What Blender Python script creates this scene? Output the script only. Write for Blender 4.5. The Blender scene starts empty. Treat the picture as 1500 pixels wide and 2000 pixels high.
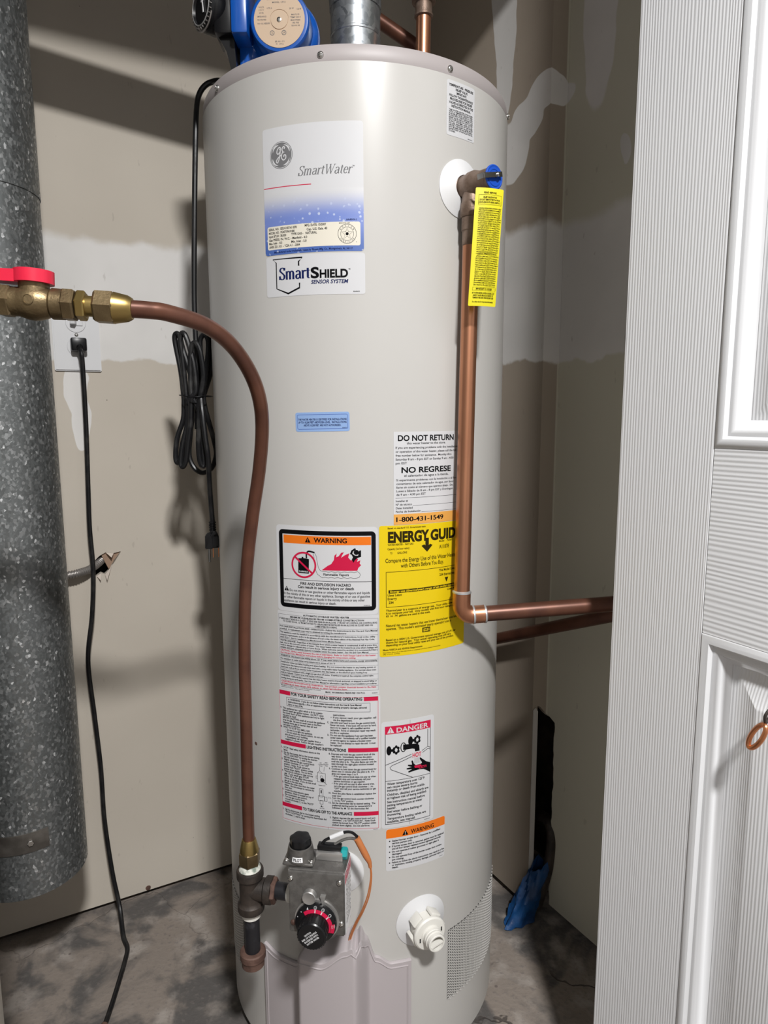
import bpy, bmesh, math, random
from mathutils import Vector, Matrix
from mathutils.geometry import tessellate_polygon

random.seed(7)
scene = bpy.context.scene
COL = scene.collection
V = Vector

# ------------------------------------------------------------------ camera, world, light, exposure
F_PX, TILT, ROLL = 1318.3, 0.1454, -0.0037
CAM = V((0.0408, -1.1263, 1.0105))
_fw = V((0, math.cos(TILT), -math.sin(TILT)))
_up0 = V((0, math.sin(TILT), math.cos(TILT)))
_rt = V((1, 0, 0)) * math.cos(ROLL) + _up0 * math.sin(ROLL)
_up = V((-1, 0, 0)) * math.sin(ROLL) + _up0 * math.cos(ROLL)
cam_data = bpy.data.cameras.new('camera')
cam = bpy.data.objects.new('camera', cam_data)
COL.objects.link(cam)
cam_data.sensor_fit = 'VERTICAL'
cam_data.sensor_height = 36.0
cam_data.lens = F_PX / 2000.0 * 36.0
cam_data.clip_start = 0.02
cam.matrix_world = Matrix(((_rt.x, _up.x, -_fw.x, CAM.x), (_rt.y, _up.y, -_fw.y, CAM.y), (_rt.z, _up.z, -_fw.z, CAM.z), (0, 0, 0, 1)))
scene.camera = cam

world = bpy.data.worlds.new('world')
scene.world = world
world.use_nodes = True
world.node_tree.nodes['Background'].inputs[0].default_value = (0.95, 0.97, 1.0, 1)
world.node_tree.nodes['Background'].inputs[1].default_value = 0.06

LAMP = V((0.44, -1.84, 2.40))
lamp_data = bpy.data.lights.new('ceiling_lamp_light', 'AREA')
lamp_data.shape = 'DISK'
lamp_data.size = 0.20
lamp_data.energy = 100
lamp_data.color = (1.0, 0.995, 0.985)
lamp_light = bpy.data.objects.new('ceiling_lamp_light', lamp_data)
lamp_light.location = LAMP + V((0, 0, -0.004))
COL.objects.link(lamp_light)

vs = scene.view_settings
vs.view_transform = 'Standard'
vs.look = 'None'
vs.gamma = 1.0
vs.use_curve_mapping = False
vs.exposure = 0.0

# ------------------------------------------------------------------ helpers: objects
def tag(o, label=None, cat=None, group=None, kind=None):
    if label: o['label'] = label
    if cat: o['category'] = cat
    if group: o['group'] = group
    if kind: o['kind'] = kind
    return o

def thing(name, loc, label, cat, group=None):
    o = bpy.data.objects.new(name, None)
    o.empty_display_size = 0.05
    o.location = loc
    COL.objects.link(o)
    return tag(o, label, cat, group)

def base_of(o):
    p = V((0, 0, 0))
    while o is not None:
        p = p + o.location
        o = o.parent
    return p

def finish(me, mat, angle=35):
    me.materials.append(mat)
    for p in me.polygons: p.use_smooth = True
    me.set_sharp_from_angle(angle=math.radians(angle))

def part(name, bm, mat, parent=None, loc=None, label=None, angle=35, kind=None):
    """one mesh object from world-space geometry"""
    off = base_of(parent) if parent is not None else V((0, 0, 0))
    l = V(loc) if loc is not None else V((0, 0, 0))
    bmesh.ops.translate(bm, verts=bm.verts, vec=-(off + l))
    me = bpy.data.meshes.new(name)
    bm.to_mesh(me)
    bm.free()
    finish(me, mat, angle)
    o = bpy.data.objects.new(name, me)
    o.location = l
    COL.objects.link(o)
    if parent is not None: o.parent = parent
    if label: o['label'] = label
    if kind: o['kind'] = kind
    return o

def single(name, bm, mat, loc, label, cat, group=None, kind=None, angle=35):
    return tag(part(name, bm, mat, None, loc, angle=angle), label, cat, group, kind)

def structure(name, bm, mat, label=None):
    o = part(name, bm, mat)
    return tag(o, label, None, None, 'structure')

# ------------------------------------------------------------------ helpers: geometry
def frame(d):
    d = d.normalized()
    a = V((0, 0, 1)) if abs(d.z) < 0.9 else V((1, 0, 0))
    x = a.cross(d).normalized()
    return x, d.cross(x).normalized(), d

def face(bm, vs_):
    try: return bm.faces.new(vs_)
    except ValueError: return None

def rings(bm, rr, close0=True, close1=True):
    """skin a list of vertex-position rings of equal length"""
    vv = [[bm.verts.new(p) for p in r] for r in rr]
    n = len(vv[0])
    for a, b in zip(vv, vv[1:]):
        for i in range(n):
            face(bm, (a[i], a[(i + 1) % n], b[(i + 1) % n], b[i]))
    if close0: face(bm, vv[0][::-1])
    if close1: face(bm, vv[-1])
    return vv

def lathe(bm, origin, axis, prof, seg=32, close0=True, close1=True, phase=0.0):
    """prof: list of (radius, height along axis)"""
    o = V(origin)
    x, y, d = frame(V(axis))
    rr = []
    for r, h in prof:
        rr.append([o + d * h + (x * math.cos(phase + 2 * math.pi * i / seg) + y * math.sin(phase + 2 * math.pi * i / seg)) * max(r, 1e-5) for i in range(seg)])
    rings(bm, rr, close0, close1)

def cyl(bm, p0, p1, r, r1=None, seg=24, bev=0.0):
    p0, p1 = V(p0), V(p1)
    L = (p1 - p0).length
    r1 = r if r1 is None else r1
    if bev > 0:
        lathe(bm, p0, p1 - p0, [(r - bev, 0), (r, bev), (r1, L - bev), (r1 - bev, L)], seg)
    else:
        lathe(bm, p0, p1 - p0, [(r, 0), (r1, L)], seg)

def hexnut(bm, p0, p1, af, bev=0.0015, phase=0.0):
    p0, p1 = V(p0), V(p1)
    L = (p1 - p0).length
    r = af / 2 / math.cos(math.pi / 6)
    lathe(bm, p0, p1 - p0, [(r - bev, 0), (r, bev), (r, L - bev), (r - bev, L)], 6, phase=phase)

def tube(bm, pts, r, seg=12, closed=False, caps=True):
    pts = [V(p) for p in pts]
    n = len(pts)
    tang = []
    for i in range(n):
        a = pts[i - 1] if (i > 0 or closed) else pts[i]
        b = pts[(i + 1) % n] if (i < n - 1 or closed) else pts[i]
        tang.append((b - a).normalized())
    x, y, _ = frame(tang[0])
    rr = []
    for i in range(n):
        t = tang[i]
        x = (x - t * x.dot(t)).normalized()
        y = t.cross(x)
        ri = r[i] if isinstance(r, (list, tuple)) else r
        rr.append([pts[i] + (x * math.cos(2 * math.pi * k / seg) + y * math.sin(2 * math.pi * k / seg)) * ri for k in range(seg)])
    if closed: rr.append(rr[0])
    rings(bm, rr, caps and not closed, caps and not closed)
    if closed: bmesh.ops.remove_doubles(bm, verts=bm.verts, dist=1e-6)

def catmull(pts, n=8, closed=False):
    pts = [V(p) for p in pts]
    m = len(pts)
    out = []
    for i in range(m if closed else m - 1):
        p1, p2 = pts[i], pts[(i + 1) % m]
        p0 = pts[i - 1] if (i > 0 or closed) else p1 * 2 - p2
        p3 = pts[(i + 2) % m] if (i + 2 < m or closed) else p2 * 2 - p1
        for k in range(n):
            t = k / n
            out.append(0.5 * ((2 * p1) + (p2 - p0) * t + (2 * p0 - 5 * p1 + 4 * p2 - p3) * t * t + (3 * p1 - p0 - 3 * p2 + p3) * t ** 3))
    if not closed: out.append(pts[-1])
    return out

def prism(bm, poly, origin, ux, uy, un, depth):
    """extrude a 2-D polygon (in ux, uy about origin) by depth along un"""
    o, ux, uy, un = V(origin), V(ux), V(uy), V(un)
    a = [bm.verts.new(o + ux * p[0] + uy * p[1]) for p in poly]
    b = [bm.verts.new(o + ux * p[0] + uy * p[1] + un * depth) for p in poly]
    tri = tessellate_polygon([[V((p[0], p[1], 0)) for p in poly]])
    for t in tri:
        face(bm, [a[i] for i in t][::-1])
        face(bm, [b[i] for i in t])
    n = len(poly)
    for i in range(n):
        face(bm, (a[i], a[(i + 1) % n], b[(i + 1) % n], b[i]))
    bmesh.ops.recalc_face_normals(bm, faces=bm.faces)

def box(bm, center, size, ax=None, bev=0.0, segs=2):
    """box with axes ax=(ux,uy,uz)"""
    ux, uy, uz = ax or (V((1, 0, 0)), V((0, 1, 0)), V((0, 0, 1)))
    c = V(center)
    tmp = bmesh.new()
    vv = []
    for sx in (-.5, .5):
        for sy in (-.5, .5):
            for sz in (-.5, .5):
                vv.append(tmp.verts.new(c + ux * (sx * size[0]) + uy * (sy * size[1]) + uz * (sz * size[2])))
    for q in ((0, 1, 3, 2), (4, 6, 7, 5), (0, 4, 5, 1), (2, 3, 7, 6), (0, 2, 6, 4), (1, 5, 7, 3)):
        tmp.faces.new([vv[i] for i in q])
    bmesh.ops.recalc_face_normals(tmp, faces=tmp.faces)
    if bev > 0:
        bmesh.ops.bevel(tmp, geom=list(tmp.edges), offset=bev, segments=segs, affect='EDGES', profile=0.5)
    me = bpy.data.meshes.new('tmp')
    tmp.to_mesh(me)
    tmp.free()
    bm.from_mesh(me)
    bpy.data.meshes.remove(me)

def rrect(w, h, r, n=5):
    pts = []
    for cx, cy, a0 in ((w - r, r, -90), (w - r, h - r, 0), (r, h - r, 90), (r, r, 180)):
        for i in range(n + 1):
            a = math.radians(a0 + 90 * i / n)
            pts.append((cx + r * math.cos(a), cy + r * math.sin(a)))
    return pts

B = bmesh.new

# ------------------------------------------------------------------ helpers: materials
def mat(name, c, rough=0.5, metal=0.0, c2=None, scale=8.0, detail=4.0, lo=0.4, hi=0.6, bump=0.0, bscale=60.0, stretch=(1, 1, 1), spec=0.5, coat=0.0, vor=False, rough2=None):
    m = bpy.data.materials.new(name)
    m.use_nodes = True
    nt = m.node_tree
    b = nt.nodes['Principled BSDF']
    b.inputs['Base Color'].default_value = (*c, 1)
    b.inputs['Roughness'].default_value = rough
    b.inputs['Metallic'].default_value = metal
    b.inputs['Specular IOR Level'].default_value = spec
    b.inputs['Coat Weight'].default_value = coat
    if c2 is not None or bump:
        tc = nt.nodes.new('ShaderNodeTexCoord')
        mp = nt.nodes.new('ShaderNodeMapping')
        mp.inputs['Scale'].default_value = stretch
        nt.links.new(tc.outputs['Object'], mp.inputs['Vector'])
    if c2 is not None:
        if vor:
            tx = nt.nodes.new('ShaderNodeTexVoronoi')
            tx.inputs['Scale'].default_value = scale
            nt.links.new(mp.outputs[0], tx.inputs['Vector'])
            bw = nt.nodes.new('ShaderNodeSeparateColor')
            nt.links.new(tx.outputs['Color'], bw.inputs[0])
            src = bw.outputs[0]
        else:
            tx = nt.nodes.new('ShaderNodeTexNoise')
            tx.inputs['Scale'].default_value = scale
            tx.inputs['Detail'].default_value = detail
            nt.links.new(mp.outputs[0], tx.inputs['Vector'])
            src = tx.outputs['Fac']
        rp = nt.nodes.new('ShaderNodeValToRGB')
        rp.color_ramp.elements[0].position = lo
        rp.color_ramp.elements[1].position = hi
        rp.color_ramp.elements[0].color = (*c, 1)
        rp.color_ramp.elements[1].color = (*c2, 1)
        nt.links.new(src, rp.inputs[0])
        nt.links.new(rp.outputs[0], b.inputs['Base Color'])
        if rough2 is not None:
            mr = nt.nodes.new('ShaderNodeMapRange')
            mr.inputs['From Min'].default_value = lo
            mr.inputs['From Max'].default_value = hi
            mr.inputs['To Min'].default_value = rough
            mr.inputs['To Max'].default_value = rough2
            nt.links.new(src, mr.inputs['Value'])
            nt.links.new(mr.outputs[0], b.inputs['Roughness'])
    if bump:
        t2 = nt.nodes.new('ShaderNodeTexNoise')
        t2.inputs['Scale'].default_value = bscale
        t2.inputs['Detail'].default_value = 3
        nt.links.new(mp.outputs[0], t2.inputs['Vector'])
        bp = nt.nodes.new('ShaderNodeBump')
        bp.inputs['Strength'].default_value = min(1.0, bump)
        bp.inputs['Distance'].default_value = 0.001
        nt.links.new(t2.outputs['Fac'], bp.inputs['Height'])
        nt.links.new(bp.outputs[0], b.inputs['Normal'])
    return m

class Nodes:
    """tiny node-graph helper"""
    def __init__(s, name, rough=0.7, spec=0.3):
        s.m = bpy.data.materials.new(name)
        s.m.use_nodes = True
        s.nt = s.m.node_tree
        s.b = s.nt.nodes['Principled BSDF']
        s.b.inputs['Roughness'].default_value = rough
        s.b.inputs['Specular IOR Level'].default_value = spec
        s.P = s.nt.nodes.new('ShaderNodeTexCoord').outputs['Object']
    def _in(s, sock, v):
        if isinstance(v, bpy.types.NodeSocket): s.nt.links.new(v, sock)
        else: sock.default_value = v
    def math(s, op, a, b=0.0, c=0.0):
        n = s.nt.nodes.new('ShaderNodeMath'); n.operation = op
        s._in(n.inputs[0], a); s._in(n.inputs[1], b); s._in(n.inputs[2], c)
        return n.outputs[0]
    def vmath(s, op, a, b=(0, 0, 0)):
        n = s.nt.nodes.new('ShaderNodeVectorMath'); n.operation = op
        s._in(n.inputs[0], a); s._in(n.inputs[1], b)
        return n.outputs['Value'] if op in ('LENGTH', 'DOT_PRODUCT', 'DISTANCE') else n.outputs[0]
    def noise(s, scale, detail=4, vec=None, col=False, dist=0.0):
        n = s.nt.nodes.new('ShaderNodeTexNoise')
        n.inputs['Scale'].default_value = scale; n.inputs['Detail'].default_value = detail
        n.inputs['Distortion'].default_value = dist
        s.nt.links.new(vec if vec is not None else s.P, n.inputs['Vector'])
        return n.outputs['Color' if col else 'Fac']
    def voronoi(s, scale, feature='F1', vec=None, out='Distance'):
        n = s.nt.nodes.new('ShaderNodeTexVoronoi'); n.feature = feature
        n.inputs['Scale'].default_value = scale
        s.nt.links.new(vec if vec is not None else s.P, n.inputs['Vector'])
        return n.outputs[out]
    def ramp(s, x, a, b, va=0.0, vb=1.0):
        n = s.nt.nodes.new('ShaderNodeMapRange'); n.interpolation_type = 'SMOOTHSTEP'
        n.inputs['From Min'].default_value = a; n.inputs['From Max'].default_value = b
        n.inputs['To Min'].default_value = va; n.inputs['To Max'].default_value = vb
        s._in(n.inputs['Value'], x)
        return n.outputs[0]
    def mix(s, f, a, b):
        n = s.nt.nodes.new('ShaderNodeMix'); n.data_type = 'RGBA'
        s._in(n.inputs[0], f)
        s._in(n.inputs[6], a if isinstance(a, bpy.types.NodeSocket) else (*a, 1))
        s._in(n.inputs[7], b if isinstance(b, bpy.types.NodeSocket) else (*b, 1))
        return n.outputs[2]
    def xyz(s, v=None):
        n = s.nt.nodes.new('ShaderNodeSeparateXYZ'); s.nt.links.new(v if v is not None else s.P, n.inputs[0])
        return n.outputs
    def mapping(s, scale=(1, 1, 1), loc=(0, 0, 0), rot=(0, 0, 0)):
        n = s.nt.nodes.new('ShaderNodeMapping')
        n.inputs['Scale'].default_value = scale; n.inputs['Location'].default_value = loc; n.inputs['Rotation'].default_value = rot
        s.nt.links.new(s.P, n.inputs[0])
        return n.outputs[0]
    def bump(s, h, strength, dist=0.001):
        n = s.nt.nodes.new('ShaderNodeBump'); n.inputs['Strength'].default_value = strength; n.inputs['Distance'].default_value = dist
        s.nt.links.new(h, n.inputs['Height']); s.nt.links.new(n.outputs[0], s.b.inputs['Normal'])
    def color(s, c): s._in(s.b.inputs['Base Color'], c)

# wall directions of the closet: back wall runs along BU, its inward normal is -BN; side wall plane normal SM
A28 = math.radians(28)
BU = V((math.cos(A28), math.sin(A28), 0))
BN = V((-math.sin(A28), math.cos(A28), 0))
SM = V((math.cos(math.radians(30)), math.sin(math.radians(30)), 0))
SD = V((0.5, -math.cos(math.radians(30)), 0))          # along the side wall, towards the room
UP = V((0, 0, 1))
BACK, SIDE_A, SIDE_B = 0.381, 0.355, 0.395
FLOOR_Z = -0.010

def W(u, v, z): return BU * u + BN * v + UP * z
def S(a, w, z): return SM * a + SD * w + UP * z        # a: distance across, w: along the side wall

# ---- surface materials
def wall_material(name, side):
    n = Nodes(name, 0.75, 0.25)
    wob = n.noise(7.0, 3, col=True)
    off = n.vmath('MULTIPLY', n.vmath('SUBTRACT', wob, (0.5, 0.5, 0.5)), (0.05, 0.05, 0.05))
    p = n.vmath('ADD', n.P, off)
    z = n.xyz(p)[2]
    zf = n.math('ADD', z, n.math('MULTIPLY', n.math('SUBTRACT', n.noise(28, 4), 0.5), 0.02))
    lo_, hi_ = (1.105, 1.335) if not side else (1.105, 1.36)
    band = n.math('MULTIPLY', n.ramp(zf, lo_, lo_ + 0.006), n.ramp(zf, hi_, hi_ - 0.02))
    mask = band
    blobs = [((-0.535, 0.147, 1.055), (0.021, 0.021, 0.05)), ((-0.527, 0.151, 1.0), (0.015, 0.015, 0.055))] if not side else \
        [((0.270, 0.2425, 1.76), (0.034, 0.034, 0.22)), ((0.328, 0.142, 1.570), (0.045, 0.045, 0.030)), ((0.306, 0.180, 1.535), (0.045, 0.045, 0.036)), ((0.284, 0.218, 1.490), (0.05, 0.05, 0.05)),
         ((0.402, 0.0935, 1.76), (0.047, 0.047, 0.245)), ((0.434, 0.04, 1.43), (0.010, 0.010, 0.028))]
    field = None
    for c, r in blobs:
        d = n.vmath('LENGTH', n.vmath('DIVIDE', n.vmath('SUBTRACT', p, c), r))
        field = d if field is None else n.math('SMOOTH_MIN', field, d, 0.35)
    mask = n.math('MAXIMUM', mask, n.ramp(field, 1.03, 0.97))
    tone = n.noise(2.2, 3)
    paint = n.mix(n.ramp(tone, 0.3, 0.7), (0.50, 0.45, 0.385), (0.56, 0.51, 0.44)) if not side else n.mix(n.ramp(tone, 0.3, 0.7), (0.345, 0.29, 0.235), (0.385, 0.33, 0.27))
    if side:  # the board nearest the room is an unpainted greenish sheet
        across = n.vmath('DOT_PRODUCT', n.P, tuple(SM))
        paint = n.mix(n.ramp(across, SIDE_B - 0.006, SIDE_B - 0.003), paint, (0.58, 0.56, 0.465))
    mud = n.mix(n.ramp(n.noise(5, 3), 0.35, 0.65), (0.64, 0.625, 0.605), (0.72, 0.70, 0.68))
    c = n.mix(mask, paint, mud)
    specks = n.ramp(n.voronoi(38), 0.055, 0.03)
    specks = n.math('MULTIPLY', specks, n.ramp(n.noise(19, 2), 0.60, 0.64))
    c = n.mix(n.math('MULTIPLY', specks, 0.75), c, (0.10, 0.085, 0.07))
    scuff = n.ramp(n.noise(90, 2, vec=n.mapping((1, 1, 0.35), rot=(0.4, 0.3, 0.2))), 0.71, 0.76)
    c = n.mix(n.math('MULTIPLY', scuff, 0.25), c, (0.25, 0.21, 0.18))
    n.color(c)
    n.bump(n.math('ADD', n.noise(120, 3), n.math('MULTIPLY', mask, 0.6)), 0.12, 0.0012)
    return n.m

def floor_material():
    n = Nodes('concrete', 0.8, 0.3)
    big = n.noise(6.5, 6, dist=1.0)
    mid = n.noise(14, 6)
    fine = n.noise(120, 4)
    c = n.mix(n.ramp(big, 0.43, 0.55), (0.10, 0.092, 0.087), (0.235, 0.20, 0.172))
    c = n.mix(n.ramp(mid, 0.52, 0.7), c, (0.33, 0.295, 0.265))
    c = n.mix(n.math('MULTIPLY', n.ramp(fine, 0.55, 0.72), 0.6), c, (0.16, 0.14, 0.13))
    pebble = n.math('MULTIPLY', n.ramp(n.voronoi(40), 0.16, 0.10), n.ramp(n.noise(11, 2), 0.55, 0.62))
    c = n.mix(n.math('MULTIPLY', pebble, 0.7), c, (0.10, 0.08, 0.075))
    wob = n.vmath('ADD', n.P, n.vmath('MULTIPLY', n.vmath('SUBTRACT', n.noise(9, 4, col=True), (0.5, 0.5, 0.5)), (0.16, 0.16, 0.0)))
    crack = n.ramp(n.voronoi(3.6, 'DISTANCE_TO_EDGE', vec=wob), 0.007, 0.002)
    crack = n.math('MULTIPLY', crack, n.math('MULTIPLY', n.ramp(n.noise(3.1, 2), 0.47, 0.53), n.ramp(n.xyz()[0], 0.10, 0.25, 0.25, 1.0)))
    c = n.mix(n.math('MULTIPLY', crack, 0.85), c, (0.06, 0.05, 0.045))
    n.color(c)
    n.bump(n.math('ADD', n.math('MULTIPLY', mid, 1.5), n.math('ADD', fine, n.math('MULTIPLY', crack, -2.0))), 0.5, 0.0025)
    return n.m

def duct_material():
    n = Nodes('galvanized_duct', 0.42, 0.5)
    cell = n.xyz(n.voronoi(300, vec=n.mapping((1, 1, 0.75), rot=(0.3, 0.2, 0.5)), out='Color'))
    big = n.noise(6, 3)
    c = n.mix(n.ramp(cell[0], 0.55, 1.0), (0.17, 0.18, 0.18), (0.34, 0.35, 0.352))
    flake = n.math('MULTIPLY', n.ramp(cell[1], 0.93, 0.97), n.ramp(n.noise(60, 3), 0.4, 0.6))
    c = n.mix(flake, c, (0.85, 0.86, 0.87))
    c = n.mix(n.ramp(big, 0.4, 0.7, 0.0, 0.35), c, (0.22, 0.23, 0.235))
    n.color(c)
    n.b.inputs['Metallic'].default_value = 0.78
    n._in(n.b.inputs['Roughness'], n.ramp(cell[2], 0, 1, 0.35, 0.6))
    n.bump(cell[1], 0.35, 0.0006)
    return n.m

def door_material(name, axis):
    """white paint over embossed wood grain; axis: 'z' vertical grain or 'w' horizontal grain"""
    n = Nodes(name, 0.42, 0.4)
    n.color((0.69, 0.695, 0.71, 1) if axis else (0.64, 0.645, 0.66, 1))
    # object x = along the door, y = out of its face, z = up
    if axis:
        wv = n.nt.nodes.new('ShaderNodeTexWave')
        wv.wave_type = 'BANDS'
        wv.bands_direction = 'X' if axis == 'z' else 'Z'
        wv.inputs['Scale'].default_value = 78 if axis == 'z' else 58
        wv.inputs['Distortion'].default_value = 4.6
        wv.inputs['Detail'].default_value = 3
        wv.inputs['Detail Scale'].default_value = 0.5
        vec = n.mapping((1, 1, 0.035) if axis == 'z' else (0.06, 1, 1))
        wob = n.vmath('ADD', vec, n.vmath('MULTIPLY', n.noise(6, 2, vec=vec, col=True), (0.05, 0, 0) if axis == 'z' else (0, 0, 0.05)))
        n.nt.links.new(wob, wv.inputs['Vector'])
        h = n.math('ADD', wv.outputs['Fac'], n.math('MULTIPLY', n.noise(170, 3, vec=n.mapping((1, 1, 0.06) if axis == 'z' else (0.06, 1, 1))), 0.8))
        n.bump(h, 0.34, 0.0009)
    return n.m

M = {}
M['wall_back'] = wall_material('painted_drywall_back', False)
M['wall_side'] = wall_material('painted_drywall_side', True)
M['floor'] = floor_material()
M['duct'] = duct_material()
M['gypsum'] = mat('gypsum_core', (0.55, 0.53, 0.50), 0.9)
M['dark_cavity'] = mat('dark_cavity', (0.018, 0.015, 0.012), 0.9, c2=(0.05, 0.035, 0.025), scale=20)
M['room_paint'] = mat('room_paint', (0.49, 0.485, 0.475), 0.8)
M['ceiling_paint'] = mat('ceiling_paint', (0.55, 0.545, 0.54), 0.85)
M['trim_white'] = mat('trim_white', (0.55, 0.52, 0.46), 0.5)
M['jacket'] = mat('enamel_jacket', (0.465, 0.452, 0.432), 0.31, c2=(0.475, 0.462, 0.442), scale=3, spec=0.32)
M['cap'] = mat('grey_lavender_plastic', (0.36, 0.325, 0.322), 0.48)
M['cover'] = mat('lavender_grey_cover', (0.42, 0.38, 0.39), 0.42)
M['hole'] = mat('screen_dark', (0.012, 0.011, 0.01), 0.9)
M['steel_screw'] = mat('zinc_screw', (0.55, 0.54, 0.52), 0.25, 1.0)
M['galv'] = mat('galvanized_pipe', (0.24, 0.26, 0.28), 0.34, 0.85, c2=(0.42, 0.44, 0.46), scale=130, vor=True, lo=0.0, hi=1.0, rough2=0.42)
M['copper_new'] = mat('bright_copper', (0.56, 0.26, 0.15), 0.30, 0.9, c2=(0.30, 0.13, 0.075), scale=14, lo=0.42, hi=0.72, stretch=(1, 1, 0.25), rough2=0.42)
M['copper_old'] = mat('oxidised_copper', (0.135, 0.055, 0.034), 0.36, 0.45, c2=(0.09, 0.036, 0.024), scale=30, lo=0.4, hi=0.7)
M['brass'] = mat('aged_brass', (0.205, 0.150, 0.080), 0.42, 0.8, c2=(0.125, 0.088, 0.046), scale=35, lo=0.4, hi=0.65, bump=0.25, bscale=400)
M['brass_bright'] = mat('bright_brass', (0.33, 0.235, 0.085), 0.34, 0.9)
M['bronze'] = mat('brown_bronze', (0.17, 0.115, 0.085), 0.5, 0.6, c2=(0.26, 0.19, 0.15), scale=60, bump=0.3, bscale=500)
M['iron'] = mat('black_iron', (0.026, 0.021, 0.018), 0.55, 0.3, c2=(0.05, 0.038, 0.031), scale=50, bump=0.3, bscale=350)
M['black_pipe'] = mat('black_pipe', (0.012, 0.012, 0.015), 0.42, 0.1, c2=(0.06, 0.06, 0.07), scale=70, lo=0.55, hi=0.8)
M['rust'] = mat('rusty_cap', (0.075, 0.038, 0.028), 0.7, 0.1, c2=(0.12, 0.066, 0.05), scale=80, bump=0.4, bscale=400)
M['dope'] = mat('pipe_dope', (0.66, 0.66, 0.60), 0.6, c2=(0.20, 0.24, 0.20), scale=90, lo=0.45, hi=0.6)
M['solder'] = mat('solder', (0.55, 0.55, 0.55), 0.4, 0.7)
M['red'] = mat('red_vinyl', (0.62, 0.012, 0.045), 0.38)
M['cord'] = mat('black_cord', (0.008, 0.008, 0.009), 0.36, c2=(0.022, 0.021, 0.02), scale=40, lo=0.5, hi=0.75, rough2=0.6, spec=0.35)
M['dusty_cord'] = mat('dusty_cord', (0.010, 0.010, 0.011), 0.36, c2=(0.075, 0.072, 0.068), scale=16, lo=0.55, hi=0.74, rough2=0.8, spec=0.35)
M['white_plastic'] = mat('white_plastic', (0.64, 0.64, 0.65), 0.42)
M['ivory_plastic'] = mat('ivory_nylon', (0.68, 0.665, 0.62), 0.4)
M['black_plastic'] = mat('black_plastic', (0.006, 0.006, 0.007), 0.3, spec=0.35)
M['cast_al'] = mat('cast_aluminium', (0.175, 0.168, 0.16), 0.42, 0.7, c2=(0.14, 0.134, 0.127), scale=120, bump=0.2, bscale=700)
M['cast_al_light'] = mat('machined_aluminium', (0.50, 0.49, 0.48), 0.35, 0.8)
M['blue_paint'] = mat('blue_enamel', (0.004, 0.075, 0.36), 0.28, coat=0.3)
M['plate_beige'] = mat('beige_plate', (0.50, 0.37, 0.26), 0.5)
M['blue_tape'] = mat('blue_plastic_wrap', (0.006, 0.06, 0.19), 0.5, c2=(0.004, 0.035, 0.12), scale=40, bump=0.8, bscale=120)
M['orange_boot'] = mat('orange_boot', (0.50, 0.17, 0.055), 0.45)
M['teal'] = mat('teal_plastic', (0.01, 0.30, 0.31), 0.4)
M['conduit'] = mat('flexible_steel_conduit', (0.30, 0.28, 0.265), 0.45, 0.7)
M['paper'] = mat('torn_paper', (0.55, 0.48, 0.42), 0.9)
M['cardboard'] = mat('brown_paper', (0.30, 0.20, 0.14), 0.9)
M['strap'] = mat('rusty_strap', (0.16, 0.145, 0.13), 0.55, 0.6, c2=(0.09, 0.08, 0.07), scale=30)
M['door_v'] = door_material('door_paint_vertical_grain', 'z')
M['door_h'] = door_material('door_paint_horizontal_grain', 'w')
M['door_s'] = door_material('door_paint_smooth', None)
M['copper_ring'] = mat('copper_ring', (0.60, 0.24, 0.11), 0.3, 0.9)
M['steel'] = mat('spring_steel', (0.42, 0.42, 0.42), 0.22, 1.0)
def emissive(name, c, s):
    m = mat(name, c, 0.5)
    b = m.node_tree.nodes['Principled BSDF']
    b.inputs['Emission Color'].default_value = (*c, 1)
    b.inputs['Emission Strength'].default_value = s
    return m
M['diffuser'] = emissive('lamp_diffuser', (1.0, 0.95, 0.9), 6.0)
# inks and papers
for k, c in dict(white=(0.54, 0.54, 0.553), black=(0.004, 0.004, 0.005), red=(0.50, 0.008, 0.05), orange=(0.70, 0.155, 0.01), amber=(0.66, 0.32, 0.07), yellow=(0.66, 0.48, 0.006),
                 tagyellow=(0.66, 0.59, 0.02), grey=(0.15, 0.15, 0.155), navy=(0.008, 0.014, 0.075), skyblue=(0.23, 0.35, 0.60), darkblue=(0.05, 0.10, 0.34), cream=(0.66, 0.62, 0.53),
                 bluecap=(0.01, 0.07, 0.42), silver=(0.75, 0.75, 0.76), inkyellow=(0.025, 0.018, 0.004)).items():
    M['ink_' + k] = mat('print_' + k, c, 0.42, spec=0.25 if k not in ('black', 'grey', 'navy', 'inkyellow') else 0.08)
def drops_material():
    n = Nodes('print_water_drops', 0.36, 0.5)
    z = n.xyz()[2]
    z0, z1 = 1.368 - 0.078, 1.368 - 0.112
    g = n.ramp(z, z0, z1)
    c = n.mix(g, (0.54, 0.54, 0.553), (0.15, 0.21, 0.50))
    c = n.mix(n.ramp(z, 1.368 - 0.115, 1.368 - 0.150), c, (0.06, 0.12, 0.36))
    d = n.voronoi(150)
    sel = n.ramp(n.noise(90, 2), 0.44, 0.52)
    c = n.mix(n.math('MULTIPLY', n.math('MULTIPLY', n.ramp(d, 0.30, 0.2), sel), n.math('MULTIPLY', g, 0.75)), c, (0.50, 0.55, 0.68))
    n.color(c)
    return n.m
M['ink_drops'] = drops_material()

# ------------------------------------------------------------------ the setting
def plate(bm, pts, un, depth, axes):
    o, ux, uy = axes
    prism(bm, pts, o, ux, uy, un, depth)

bm = B(); box(bm, (0, -0.8, FLOOR_Z - 0.03), (5.2, 5.2, 0.06)); structure('floor', bm, M['floor'], 'stained and cracked grey concrete floor')
bm = B(); box(bm, (0, -0.8, 2.48), (5.2, 5.2, 0.06)); structure('ceiling', bm, M['ceiling_paint'], 'flat pale painted ceiling')
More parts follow.
